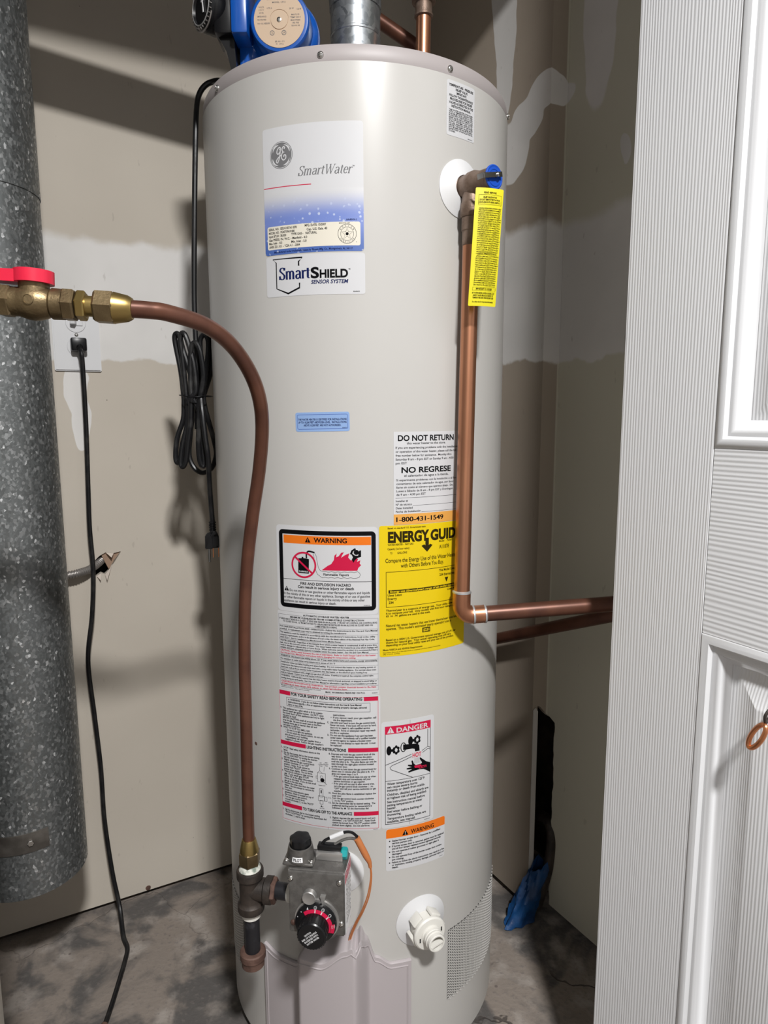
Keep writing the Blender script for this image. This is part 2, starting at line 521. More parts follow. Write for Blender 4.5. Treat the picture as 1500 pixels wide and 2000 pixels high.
# back wall: drywall sheet held a finger's width off the floor, with a ragged hole for the conduit
HOLE = [(-0.3935, .7025), (-0.385, .699), (-0.3765, .704), (-0.370, .7005), (-0.362, .7075), (-0.357, .718), (-0.350, .728), (-0.3385, .7435), (-0.352, .741), (-0.366, .744), (-0.378, .738), (-0.388, .7285), (-0.3955, .715)]
def board_with_hole(bm, u0, u1, z0, z1, hole, o, ux, un, depth):
    uy = UP
    outer = [(u0, z0), (u1, z0), (u1, z1), (u0, z1)]
    loops = [[V((a, b, 0)) for a, b in outer], [V((a, b, 0)) for a, b in hole]]
    flat = outer + list(hole)
    fa = [bm.verts.new(o + ux * a + uy * b) for a, b in flat]
    fb = [bm.verts.new(o + ux * a + uy * b + un * depth) for a, b in flat]
    for t in tessellate_polygon(loops):
        face(bm, [fa[i] for i in t]); face(bm, [fb[i] for i in t][::-1])
    for s, n in ((0, 4), (4, len(hole))):
        for i in range(n):
            a, b = s + i, s + (i + 1) % n
            face(bm, (fa[a], fa[b], fb[b], fb[a]))
    bmesh.ops.recalc_face_normals(bm, faces=bm.faces)
bm = B(); board_with_hole(bm, -1.05, 0.46, 0.004, 2.45, HOLE, BN * BACK, BU, BN, 0.013)
wall_back = structure('wall_back', bm, M['wall_back'], 'beige drywall with a pale joint compound band behind the heater')
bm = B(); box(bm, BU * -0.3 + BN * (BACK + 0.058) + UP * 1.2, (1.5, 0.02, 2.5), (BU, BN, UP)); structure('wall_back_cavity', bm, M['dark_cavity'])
bm = B(); box(bm, BU * -0.3 + BN * (BACK + 0.028) + UP * (FLOOR_Z + .019), (1.5, 0.03, 0.038), (BU, BN, UP)); structure('trim_1', bm, M['dark_cavity'], 'dark framing plate seen in the gap under the back wall')
# a nail head at the foot of the back wall and the torn paper round the conduit hole
bm = B(); lathe(bm, W(-0.3249, BACK, 0.0095), -BN, [(0.0055, 0), (0.005, 0.0012), (0.0, 0.0016)], 12)
part('nail_head', bm, M['rust'], wall_back)
for q, (a, b, c) in enumerate((((-0.357, .718), (-0.3385, .7435), (-0.353, .729)), ((-0.370, .7005), (-0.357, .716), (-0.3675, .690)), ((-0.385, .699), (-0.3765, .704), (-0.379, .6915)), ((-0.352, .741), (-0.366, .744), (-0.357, .7345)))):
    bm = B()
    P = [W(a[0], BACK - .001, a[1]), W(b[0], BACK - .001, b[1]), W(c[0], BACK - .009, c[1])]
    prism(bm, [(0, 0), (1, 0), (0, 1)], P[0], P[1] - P[0], P[2] - P[0], -BN, 0.0007)
    part('torn_paper_flap', bm, M['paper'], wall_back)

bm = B(); prism(bm, [(-0.362, .7095), (-0.3385, .7435), (-0.366, .7445), (-0.374, .7385)], BN * (BACK + .004), BU, UP, BN, 0.0008)
part('torn_paper_backing', bm, M['cardboard'], wall_back, label='brown torn paper inside the hole')

# side wall: two parallel sheets with a step between them; the step is broken open low down
WJ = 0.050                     # where the step stands, measured along the side wall
bm = B(); prism(bm, [(-0.55, 0.006), (WJ, 0.006), (WJ, 2.45), (-0.55, 2.45)], SM * SIDE_A, SD, UP, SM, 0.013)
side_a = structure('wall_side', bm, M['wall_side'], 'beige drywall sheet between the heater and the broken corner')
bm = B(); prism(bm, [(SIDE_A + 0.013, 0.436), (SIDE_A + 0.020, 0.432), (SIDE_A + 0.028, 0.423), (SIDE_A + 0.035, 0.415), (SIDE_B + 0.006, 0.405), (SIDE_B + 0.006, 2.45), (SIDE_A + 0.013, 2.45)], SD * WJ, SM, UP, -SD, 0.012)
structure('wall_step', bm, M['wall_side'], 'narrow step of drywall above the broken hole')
rag = [(WJ + 0.0005, 2.45), (WJ + 0.0005, 0.412)]
zz = 0.402
while zz > 0.02:
    rag.append((WJ + 0.021 + random.uniform(-0.0016, 0.0022), zz)); zz -= random.uniform(0.008, 0.02)
rag += [(WJ + 0.022, 0.006), (0.78, 0.006), (0.78, 2.45)]
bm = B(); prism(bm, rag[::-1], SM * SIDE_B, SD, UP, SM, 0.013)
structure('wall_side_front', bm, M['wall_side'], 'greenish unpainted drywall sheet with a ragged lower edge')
bm = B()
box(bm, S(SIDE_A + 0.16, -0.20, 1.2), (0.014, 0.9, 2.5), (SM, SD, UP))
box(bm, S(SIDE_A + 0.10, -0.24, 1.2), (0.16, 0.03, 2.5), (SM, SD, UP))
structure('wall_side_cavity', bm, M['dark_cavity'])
bm = B(); box(bm, S(SIDE_A + 0.030, -0.20, FLOOR_Z + 0.019), (0.03, 0.32, 0.038), (SM, SD, UP)); structure('trim_2', bm, M['dark_cavity'])
bm = B(); prism(bm, [(0, 0.004), (0.012, 0.004), (0.012, 0.425), (0.006, 0.434), (0, 0.430)], S(SIDE_A + 0.0005, WJ + 0.001, 0), SM, UP, SD, 0.0012)
part('gypsum_edge', bm, M['gypsum'], side_a, label='pale chalky cut edge of the drywall')
# the room in front of the closet
VF = -0.40
bm = B(); box(bm, W(0.1, VF + 0.04, 2.18), (2.2, 0.08, 0.526), (BU, BN, UP)); structure('wall_header', bm, M['room_paint'], 'wall above the closet opening')
bm = B(); box(bm, W(-1.066, VF + 0.04, 1.2), (1.0, 0.08, 2.46), (BU, BN, UP), 0.002); structure('wall_front', bm, M['room_paint'], 'wall beside the closet opening')
bm = B(); box(bm, W(-0.5585, VF + 0.035, 0.965), (0.016, 0.11, 1.94), (BU, BN, UP), 0.002); structure('trim_3', bm, M['trim_white'], 'cream painted jamb of the closet opening')
bm = B(); box(bm, W(1.12, VF + 0.04, 1.2), (0.9, 0.08, 2.46), (BU, BN, UP)); structure('wall_front_far', bm, M['room_paint'])
bm = B(); box(bm, (0, -3.36, 1.2), (5.2, 0.06, 2.6)); structure('wall_room_back', bm, M['room_paint'])
bm = B(); box(bm, (-2.4, -1.6, 1.2), (0.06, 3.5, 2.6)); structure('wall_room_left', bm, M['room_paint'])
bm = B(); box(bm, (2.4, -1.6, 1.2), (0.06, 3.5, 2.6)); structure('wall_room_right', bm, M['room_paint'])

t = thing('ceiling_lamp', LAMP + V((0, 0, 0.05)), 'round flush ceiling lamp outside the closet', 'lamp')
bm = B(); lathe(bm, LAMP + V((0, 0, 0.012)), UP, [(0.120, 0), (0.128, 0.008), (0.128, 0.030), (0.118, 0.038)], 48); part('lamp_base', bm, M['white_plastic'], t)
bm = B(); lathe(bm, LAMP + V((0, 0, 0.002)), UP, [(0.112, 0), (0.116, 0.010)], 48); part('lamp_diffuser', bm, M['diffuser'], t)

# ------------------------------------------------------------------ the white panelled closet door
DE = V((0.334, -0.286, 0))                       # far edge of the visible face
DA = math.radians(-61.0)
door = thing('panel_door', DE + UP * 0.004, 'white six-panel door with embossed wood grain, standing open in front', 'door')
door.rotation_euler = (0, 0, DA)                 # local x: along the door to the viewer, local -y: out of the visible face
def dpart(name, bm, m, angle=30):
    me = bpy.data.meshes.new(name); bm.to_mesh(me); bm.free(); finish(me, m, angle)
    o = bpy.data.objects.new(name, me); COL.objects.link(o); o.parent = door
    return o
DW, DH = 0.76, 1.925
XS = [0.0, 0.128, 0.330, 0.430, 0.632, DW]
ZS = [0.0, 0.215, 0.762, 0.968, 1.560, 1.655, 1.815, DH]
bm = B(); box(bm, (DW / 2, 0.0255, DH / 2), (DW, 0.019, DH)); dpart('slab', bm, M['door_s'])
for x0, x1 in ((XS[0], XS[1]), (XS[2], XS[3]), (XS[4], XS[5])):
    bm = B(); box(bm, ((x0 + x1) / 2, 0.0085, DH / 2), (x1 - x0 - .0006, 0.017, DH), None, 0.0006, 1); dpart('stile' if x0 != XS[2] else 'mullion', bm, M['door_v'])
for z0, z1 in ((ZS[0], ZS[1]), (ZS[2], ZS[3]), (ZS[4], ZS[5]), (ZS[6], ZS[7])):
    for x0, x1 in ((XS[1], XS[2]), (XS[3], XS[4])):
        bm = B(); box(bm, ((x0 + x1) / 2, 0.0085, (z0 + z1) / 2), (x1 - x0 - .0006, 0.017, z1 - z0), None, 0.0006, 1); dpart('rail', bm, M['door_h'])
PROF = [(0.0, 0.0005), (0.002, -0.0012), (0.006, -0.0022), (0.010, -0.0010), (0.0115, 0.0016), (0.013, 0.0030), (0.016, 0.0026), (0.019, 0.0034), (0.022, 0.0076), (0.0245, 0.0125), (0.030, 0.0152)]
for x0, x1 in ((XS[1], XS[2]), (XS[3], XS[4])):
    for z0, z1 in ((ZS[1], ZS[2]), (ZS[3], ZS[4]), (ZS[5], ZS[6])):
        bm = B()
        rings(bm, [[V((x0 + i, y, z0 + i)), V((x1 - i, y, z0 + i)), V((x1 - i, y, z1 - i)), V((x0 + i, y, z1 - i))] for i, y in PROF], False, False)
        dpart('panel_moulding', bm, M['door_s'], 40)
        bm = B()
        a = 0.030
        rings(bm, [[V((x0 + i, y, z0 + i)), V((x1 - i, y, z0 + i)), V((x1 - i, y, z1 - i)), V((x0 + i, y, z1 - i))] for i, y in ((a, 0.0154), (a + 0.006, 0.0152), (a + 0.034, 0.0044), (a + 0.037, 0.0036))], False, True)
        dpart('raised_panel', bm, M['door_v'], 20)

# copper ring hanging from a small hook on the door
dx, dy = V((math.cos(DA), math.sin(DA), 0)), V((-math.sin(DA), math.cos(DA), 0))
def D(x, y, z): return DE + dx * x + dy * y + UP * z
RC = D(0.2115, -0.020, 0.684)
t = thing('hanging_ring', D(0.2115, -0.02, 0.63), 'small copper ring hanging against the white door', 'ring')
bm = B()
pts = []
for i in range(40):
    a = 2 * math.pi * i / 40
    pts.append(RC + (dx * 0.75 - dy * 0.25) * (math.cos(a) * 0.0085) + (UP * 0.90 + dx * 0.40) * (math.sin(a) * 0.0165))
tube(bm, pts, 0.0026, 10, closed=True)
part('ring', bm, M['copper_ring'], t)
bm = B()
tube(bm, catmull([D(0.223, 0.002, 0.717), D(0.221, -0.014, 0.717), D(0.2195, -0.022, 0.710), D(0.218, -0.018, 0.701), D(0.2175, -0.012, 0.704)], 6), 0.0016, 8)
part('hook', bm, M['iron'], t)

# ------------------------------------------------------------------ the water heater
R = 0.232
def CY(s, z, off=0.0):
    """point on the jacket: arc length s (m, from the front), height z"""
    a = s / R
    return V(((R + off) * math.sin(a), -(R + off) * math.cos(a), z))
def FR(th):
    """outward and tangent directions at angle th"""
    return V((math.sin(th), -math.cos(th), 0)), V((math.cos(th), math.sin(th), 0))

heater = thing('water_heater', (0, 0, 0), 'tall beige gas water heater covered in white and yellow warning labels', 'water heater')
bm = B(); lathe(bm, (0, 0, 0.004), UP, [(R - 0.012, 0), (R - 0.004, 0.001), (R, 0.006), (R, 1.4325), (R - 0.002, 1.4335)], 256)
part('jacket', bm, M['jacket'], heater, label='beige enamelled steel jacket')
bm = B(); lathe(bm, (0, 0, FLOOR_Z), UP, [(R - 0.016, 0), (R - 0.016, 0.016)], 96); part('base_ring', bm, M['hole'], heater, label='black base ring')
bm = B(); lathe(bm, (0, 0, 1.4365), UP, [(R - 0.0012, 0), (R - 0.0006, 0.001), (R - 0.0014, 0.0165), (R - 0.0035, 0.0205), (R - 0.008, 0.0225), (R - 0.03, 0.0235), (0.0, 0.026)], 192, close1=False)
part('top_cap', bm, M['cap'], heater, label='grey lavender top cap')
bm = B(); lathe(bm, (0, 0, 1.4325), UP, [(R - 0.003, 0), (R - 0.003, 0.006)], 128); part('cap_seam', bm, M['hole'], heater)
def screw(parent, c, n, r=0.0042, m='steel_screw', name='screw', slot=True):
    bm = B()
    lathe(bm, c, n, [(r, 0), (r, r * .25), (r * .8, r * .55), (r * .4, r * .72), (0, r * .76)], 14, close1=False)
    if slot:
        x, y, d = frame(V(n))
        box(bm, V(c) + d * (r * .72), (r * 1.25, r * .22, r * .16), (x, y, d)); box(bm, V(c) + d * (r * .72), (r * .22, r * 1.25, r * .16), (x, y, d))
    return part(name, bm, M[m], parent)
for s in (-0.209, -0.035, 0.135, 0.312):
    c = CY(s, 1.4443, -0.001); screw(heater, c, V((c.x, c.y, 0)))

# ---- print on labels: flat shapes laid on the jacket (or on any mapped sheet), colour by colour
_tc = {}
def text_tris(body, res, bold, shear):
    key = (body, res, bold, shear)
    if key in _tc: return _tc[key]
    cu = bpy.data.curves.new('t', 'FONT')
    cu.body = body
    cu.size = 1.0
    cu.resolution_u = res
    cu.fill_mode = 'FRONT'
    cu.offset = bold
    cu.shear = shear
    ob = bpy.data.objects.new('t', cu)
    me = bpy.data.meshes.new_from_object(ob)
    vv = [(v.co.x, v.co.y) for v in me.vertices]
    ff = [tuple(p.vertices) for p in me.polygons]
    bpy.data.objects.remove(ob); bpy.data.curves.remove(cu); bpy.data.meshes.remove(me)
    _tc[key] = (vv, ff)
    return vv, ff
CAPH = 0.728      # capital height of the built-in font at size 1

class Sheet:
    """a sticker of w x h mm; x to the right, y down from its top left corner"""
    def __init__(s, name, mapf, w, h, bg, rad=3.0, label=None, parent=None, thick=0.00028, step=4.0):
        s.map, s.w, s.h, s.inks, s.step = mapf, w, h, {}, step
        bm = B()
        pts = [(p[0], p[1]) for p in rrect(w, h, rad)]
        s._poly(bm, pts)
        s._cut(bm, step)
        top = list(bm.verts)
        r = bmesh.ops.extrude_face_region(bm, geom=list(bm.faces))
        nv = [v for v in r['geom'] if isinstance(v, bmesh.types.BMVert)]
        up = set(nv)
        for v in bm.verts:
            v.co = s.map(v.co.x, v.co.y, thick if v in up else 0.00002)
        bmesh.ops.recalc_face_normals(bm, faces=bm.faces)
        s.thick = thick
        s.obj = part(name, bm, M[bg], parent, label=label)
    def _poly(s, bm, pts):
        vv = [bm.verts.new((p[0], p[1], 0)) for p in pts]
        for t in tessellate_polygon([[V((p[0], p[1], 0)) for p in pts]]):
            face(bm, [vv[i] for i in t])
    def _cut(s, bm, step):
        if not step: return
        xs = [v.co.x for v in bm.verts]
        x = math.floor(min(xs) / step) * step + step
        while x < max(xs):
            bmesh.ops.bisect_plane(bm, geom=list(bm.verts) + list(bm.edges) + list(bm.faces), plane_co=(x, 0, 0), plane_no=(1, 0, 0), dist=1e-5)
            x += step
    def ink(s, col, layer, small=False):
        k = (col, layer, small)
        if k not in s.inks: s.inks[k] = B()
        return s.inks[k]
    def poly(s, col, pts, layer=1): s._poly(s.ink(col, layer), pts)
    def rect(s, col, x, y, w, h, layer=1, rad=0): s.poly(col, rrect(w, h, rad) if rad else [(0, 0), (w, 0), (w, h), (0, h)], layer) if x == 0 and y == 0 else s.poly(col, [(x + a, y + b) for a, b in (rrect(w, h, rad) if rad else [(0, 0), (w, 0), (w, h), (0, h)])], layer)
    def frame_(s, col, x, y, w, h, t, layer=1, rad=0):
        if rad:
            o = [(x + a, y + b) for a, b in rrect(w, h, rad)]; i = [(x + t + a, y + t + b) for a, b in rrect(w - 2 * t, h - 2 * t, max(rad - t, 0.3))]
            bm = s.ink(col, layer)
            vo = [bm.verts.new((*p, 0)) for p in o]; vi = [bm.verts.new((*p, 0)) for p in i]
            n = len(vo)
            for k in range(n): face(bm, (vo[k], vo[(k + 1) % n], vi[(k + 1) % n], vi[k]))
            return
        for a in ((x, y, w, t), (x, y + h - t, w, t), (x, y + t, t, h - 2 * t), (x + w - t, y + t, t, h - 2 * t)): s.rect(col, *a, layer=layer)
    def line(s, col, pts, w, layer=1, closed=False):
        bm = s.ink(col, layer)
        n = len(pts); L, Rr = [], []
        for i in range(n):
            a = pts[i - 1] if (i or closed) else pts[i]; b = pts[(i + 1) % n] if (i < n - 1 or closed) else pts[i]
            dx_, dy_ = b[0] - a[0], b[1] - a[1]; l = math.hypot(dx_, dy_) or 1
            ww = w[i] if isinstance(w, (list, tuple)) else w
            L.append(bm.verts.new((pts[i][0] - dy_ / l * ww / 2, pts[i][1] + dx_ / l * ww / 2, 0))); Rr.append(bm.verts.new((pts[i][0] + dy_ / l * ww / 2, pts[i][1] - dx_ / l * ww / 2, 0)))
        for i in range(n if closed else n - 1):
            j = (i + 1) % n
            face(bm, (L[i], L[j], Rr[j], Rr[i]))
    def disc(s, col, x, y, rx, ry=None, layer=1, n=28): s.poly(col, [(x + rx * math.cos(2 * math.pi * i / n), y + (ry or rx) * math.sin(2 * math.pi * i / n)) for i in range(n)], layer)
    def ring(s, col, x, y, r, w, layer=1, n=40, ry=None): s.line(col, [(x + r * math.cos(2 * math.pi * i / n), y + (ry or r) * math.sin(2 * math.pi * i / n)) for i in range(n)], w, layer, True)
    def text(s, col, body, x, y, h, w=None, al='l', bold=0.0, shear=0.0, layer=2, rot=0.0, res=None):
        """baseline-left at (x, y), capital height h mm, squeezed or stretched to width w mm"""
        small = h < 4.5
        if h < 3.2 and s.step: bold += 0.014
        elif h < 5 and s.step: bold += 0.009
        vv, ff = text_tris(body, res if res is not None else (1 if h < 2.6 else 3 if h < 6 else 5), bold, shear)
        if not vv: return
        k = h / CAPH
        x0, x1 = min(v[0] for v in vv), max(v[0] for v in vv)
        kx = w / (x1 - x0) if w else k * 0.94
        ww = (x1 - x0) * kx
        dx_ = {'l': 0, 'c': -ww / 2, 'r': -ww}[al]
        bm = s.ink(col, layer, small and not rot)
        c, sn = math.cos(rot), math.sin(rot)
        out = []
        for v in vv:
            px, py = (v[0] - x0) * kx + dx_, -v[1] * k
            out.append(bm.verts.new((x + px * c - py * sn, y + px * sn + py * c, 0)))
        for f in ff: face(bm, [out[i] for i in f])
    def tri_sign(s, col, x, y, w, mark='white', layer=2):
        """warning triangle, base at y"""
        s.poly(col, [(x, y), (x + w, y), (x + w / 2, y - w * .92)], layer)
        s.poly(mark, [(x + w * .44, y - w * .62), (x + w * .56, y - w * .62), (x + w * .53, y - w * .26), (x + w * .47, y - w * .26)], layer + 1)
        s.disc(mark, x + w / 2, y - w * .15, w * .06, layer=layer + 1, n=10)
    def done(s):
        for (col, layer, small), bm in sorted(s.inks.items()):
            if not small: s._cut(bm, s.step)
            off = s.thick + 0.00007 * layer
            for v in bm.verts: v.co = s.map(v.co.x, v.co.y, off)
            part({0.5: '%s_print', 1: '%s_print', 2: '%s_lettering', 2.4: '%s_lettering'}.get(layer, '%s_detail') % col, bm, M['ink_' + col], s.obj, kind='stuff')
        return s.obj

def on_tank(s0, z0, rot=0.0):
    """sheet mapping on the jacket, s0/z0 in mm of the top left corner"""
    def f(x, y, off):
        return CY((s0 + x + y * rot) / 1000.0, (z0 - y + x * rot) / 1000.0, off)
    return f

# roman letters with thick and thin strokes, drawn as pen strokes in a unit em (x right, y up)
def arc(cx, cy, rx, ry, a0, a1, n=12): return [(cx + rx * math.cos(math.radians(a0 + (a1 - a0) * i / n)), cy + ry * math.sin(math.radians(a0 + (a1 - a0) * i / n))) for i in range(n + 1)]
ROMAN = {
    'S': (0.56, [arc(.28, .53, .20, .19, 25, 265, 14) [0:10] + [(.20, .44), (.36, .33), (.44, .25)] + arc(.26, .18, .20, .18, 25, -160, 10), [(.46, .72), (.46, .55)], [(.06, .22), (.06, 0.0)]]),
    'm': (0.84, [[(.10, .48), (.10, 0)], [(.02, .46), (.10, .48)], [(.02, .01), (.19, .01)]] + [q for x in (.10, .38) for q in ([(x, .36)] + arc(x + .15, .34, .13, .14, 150, 0, 8) + [(x + .28, 0)], [(x + .20, .01), (x + .37, .01)])]),
    'a': (0.50, [arc(.22, .36, .15, .12, 165, 0, 8) + [(.37, .06), (.41, .01), (.47, .04)], [(.37, .29), (.24, .26)] + arc(.19, .13, .13, .13, 110, 290, 10) + [(.37, .10)]]),
    'r': (0.38, [[(.10, .48), (.10, 0)], [(.02, .46), (.10, .48)], [(.02, .01), (.20, .01)], [(.10, .34), (.16, .42), (.24, .47), (.32, .46)], [(.30, .48), (.34, .42)]]),
    't': (0.32, [[(.13, .62), (.13, .12)] + arc(.22, .10, .09, .09, 180, 300, 6), [(.02, .47), (.28, .47)]]),
    'e': (0.46, [[(.07, .27), (.39, .27)], arc(.23, .25, .17, .24, 5, 320, 18)]),
    'W': (0.98, [[(.09, .72), (.29, 0)], [(.29, 0), (.49, .68)], [(.45, .72), (.65, 0)], [(.65, 0), (.86, .72)], [(.00, .71), (.19, .71)], [(.38, .71), (.56, .71)], [(.78, .71), (.96, .71)]]),
}
def roman(sh, col, body, x, y, h, w, thick, thin, slant=0.0, layer=2):
    tot = sum(ROMAN[c][0] for c in body)
    kx, ky = w / tot, h / 0.72
    px = x
    for c in body:
        adv, strokes = ROMAN[c]
        for st in strokes:
            pts = [(px + a * kx + b * ky * slant, y - b * ky) for a, b in st]
            ws = []
            for i in range(len(st)):
                a, b = st[max(0, i - 1)], st[min(len(st) - 1, i + 1)]
                dx_, dy_ = b[0] - a[0], b[1] - a[1]; l = math.hypot(dx_, dy_) or 1
                v = abs(dy_ / l)
                up = dx_ * dy_ > 0 and abs(dx_) > 0.1 * l and c == 'W'
                ws.append((thin + (thick - thin) * v ** 1.5) if not up else thin * 1.2)
            sh.line(col, pts, ws, layer)
        px += adv * kx

# ---- sticker 1: brand and rating sticker
L = Sheet('rating_sticker', on_tank(-117.6, 1368), 134.3, 154, 'ink_white', 3.5, 'white and blue brand sticker with rating plate', heater)
L.poly('drops', [(0, 78), (134.3, 78)] + [(134.3, 150.5)] + [(133.2, 153), (130.8, 154)] + [(3.5, 154), (1.2, 153), (0, 150.5)], 0.5)
lx, ly = 27.4, 33.8
L.disc('grey', lx, ly, 16.4, layer=1, n=48)
L.ring('white', lx, ly, 15.3, 0.7, 2, 48)
for a0 in (20, 110, 200, 290):
    st = [(lx + (12.6 + .9 * math.sin(math.pi * i / 8)) * math.cos(math.radians(a0 + 55 * i / 8)), ly + (12.6 + .9 * math.sin(math.pi * i / 8)) * math.sin(math.radians(a0 + 55 * i / 8))) for i in range(9)]
    L.line('white', st, [.3, .7, 1.2, 1.7, 2.0, 2.0, 1.7, 1.1, .4], 2)
def script(pts, w): L.line('white', [(a.x, a.y) for a in catmull([V((lx + p[0], ly + p[1], 0)) for p in pts], 6)], w, 3)
script([(-2.2, -6.6), (-0.6, -8.0), (-1.6, -9.6), (-4.6, -7.6), (-5.8, -3.6), (-4.0, -1.6), (-1.2, -4.2), (-0.2, -8.2), (-1.2, -2.0), (-2.6, 4.2), (-5.0, 8.6), (-6.8, 6.6), (-4.0, 2.8), (1.6, -0.6)], 1.3)
script([(4.6, -6.8), (5.6, -8.6), (3.6, -9.6), (1.8, -6.6), (3.2, -3.4), (5.0, -3.2), (2.0, -2.2), (0.8, 2.6), (3.2, 6.2), (6.8, 4.4), (6.8, 0.8), (4.4, 0.6), (4.2, 2.8)], 1.3)
roman(L, 'grey', 'SmartWater', 50.5, 61.2, 11.2, 69, 1.45, 0.5, 0.26)
L.text('grey', 'TM', 120.5, 53.2, 1.6)
L.line('red', [(0.3, 71.2), (68, 72.2)], 1.0, 1)
L.poly('cream', [(4 + a, 118.6 + b) for a, b in rrect(126, 28.6, 2.5)], 1)
for i, (tx, y) in enumerate((('SERIAL NO.  GELN1007A11878', 123.4), ('MODEL NO.  PG40T09AVH00', 127.8), ('Input BTUH  38,000', 132.0), ('Gas PRESS. IN. W.C. - Manifold - 4.0', 136.4), ('Max. Inlet - 10.5', 140.6), ('ANSI Z21.10.1 - *CSA 4.1 - 2004', 145.0))):
    L.text('black', tx, 6.3, y, 2.9, [41, 38, 26, 55, 20, 45][i], bold=0.012)
for tx, x, y, w in (('MFG. DATE: 10/2007', 58.5, 122.4, 28), ('Cap. U.S. Gals. 40', 61, 127.2, 27), ('TYPE GAS -   NATURAL', 39.5, 131.6, 35), ('Min. Inlet - 5.0', 39.5, 140.8, 21)):
    L.text('black', tx, x, y, 2.9, w, bold=0.012)
L.text('navy', 'AA4303-1', 112, 117, 2.2, 13, bold=0.015)
L.text('black', 'MADE IN USA', 103, 120.9, 1.5, 14)
L.text('navy', 'Manufactured under trademark license by Rheem Mfg. Co., Montgomery, AL 36117', 14, 151.8, 2.5, 106, bold=0.012)
L.ring('black', 113.2, 133.2, 11.6, 0.5, 2); L.ring('black', 113.2, 133.2, 8.2, 0.4, 2)
st = [(113.2 + (7.6 if i % 2 == 0 else 2.9) * math.sin(i * math.pi / 5), 133.2 - (7.6 if i % 2 == 0 else 2.9) * math.cos(i * math.pi / 5)) for i in range(10)]
L.line('black', st, 0.4, 2, True)
L.disc('black', 113.2, 133.2, 1.9, layer=2)
for word, top in (('DESIGN', True), ('CERTIFIED', False)):
    for i, ch in enumerate(word):
        ph = math.radians((i - (len(word) - 1) / 2) * (110 / (len(word) - 1)))
        if top: L.text('black', ch, 113.2 + math.sin(ph) * 9.0, 133.2 - math.cos(ph) * 9.0, 1.8, al='c', rot=ph)
        else: L.text('black', ch, 113.2 + math.sin(ph) * 10.9, 133.2 + math.cos(ph) * 10.9, 1.8, al='c', rot=-ph)
L.text('black', 'R', 124.5, 143.5, 1.3)
L.done()

# ---- sticker 2: sensor system
L = Sheet('shield_sticker', on_tank(-117.0, 1212), 135, 50.5, 'ink_white', 3, 'white sticker with a shield outline', heater)
L.line('black', [(48.4, 13.6), (48.4, 8.3), (53.6, 3.6), (10.5, 3.4), (15.7, 7.8), (15.8, 40.3), (32.8, 47.3), (49.0, 40.8), (49.1, 34.6)], [2.0, 2.0, 1.8, 1.0, 1.5, 1.5, 2.2, 2.2, 1.9], 1)
roman(L, 'navy', 'Smart', 20.0, 29.4, 14.6, 44, 2.9, 1.15)
L.text('black', 'S', 64.6, 29.6, 13.4, 11.2, bold=0.035)
L.text('black', 'HIELD', 76.6, 29.7, 10.2, 36.6, bold=0.04)
L.text('black', 'TM', 113.6, 20.6, 1.5)
L.text('navy', 'SENSOR SYSTEM', 64.9, 36.9, 4.8, 48.6, bold=0.02, shear=0.2)
L.text('black', 'AA4600', 119.4, 48.2, 1.9, 8.6)
L.done()

# ---- sticker 3: small blue altitude sticker
L = Sheet('altitude_sticker', on_tank(-78, 1011.6, 0.014), 74, 25.2, 'ink_skyblue', 3, 'small pale blue altitude sticker', heater)
L.frame_('darkblue', 2.4, 2.8, 69.4, 19.4, 0.55, 1, 2.2)
for tx, y, w in (('THE WATER HEATER IS CERTIFIED FOR INSTALLATIONS', 10.6, 66), ('UP TO 10,200 FEET ABOVE SEA LEVEL.  INSTALLATIONS', 14.4, 66), ('ABOVE 10,200 FEET ARE NOT AUTHORIZED.', 18.2, 51)):
    L.text('navy', tx, 37, y, 2.6, w, 'c', bold=0.01)
L.text('navy', 'AA4036', 70.5, 21.2, 1.5, 6.5, 'r')
L.done()

# ---- sticker 4: relief valve sticker, high on the right
L = Sheet('relief_sticker', on_tank(129.5, 1431.5), 50, 66.3, 'ink_white', 3, 'white relief valve notice below the cap', heater)
rows = ['TEMPERATURE - PRESSURE', 'RELIEF VALVE', 'IMPORTANT:', 'FOLLOW THE MAINTENANCE', 'PROCEDURES FOR RELIEF', 'VALVES AS DIRECTED IN THE', 'INSTRUCTION MANUAL.']
for i, tx in enumerate(rows): L.text('black', tx, 25, 7.0 + i * 4.15, 2.9, [43, 21, 18, 42, 40, 43, 35][i], 'c', bold=0.02)
rows = ['THIS WATER HEATER IS PROVIDED', 'WITH A TEMPERATURE AND PRES-', 'SURE RELIEF VALVE LISTED IN COM-', 'PLYING WITH THE STANDARD FOR', 'RELIEF VALVES AND AUTOMATIC GAS', 'SHUT-OFF DEVICES FOR HOT WATER', 'SUPPLY SYSTEMS, ANSI Z21.22.', 'FOR SAFE OPERATION OF THE WATER', 'HEATER, THE RELIEF VALVE(S) MUST', 'NOT BE REMOVED FROM ITS DESIG-', 'NATED POINT OF INSTALLATION OR', 'PLUGGED.']
for i, tx in enumerate(rows): L.text('black', tx, 3.5, 36.0 + i * 2.32, 1.9, 43 if i < 11 else 11, bold=0.012)
L.text('black', 'AA3964-1', 46, 64.6, 1.3, 9, 'r')
L.done()

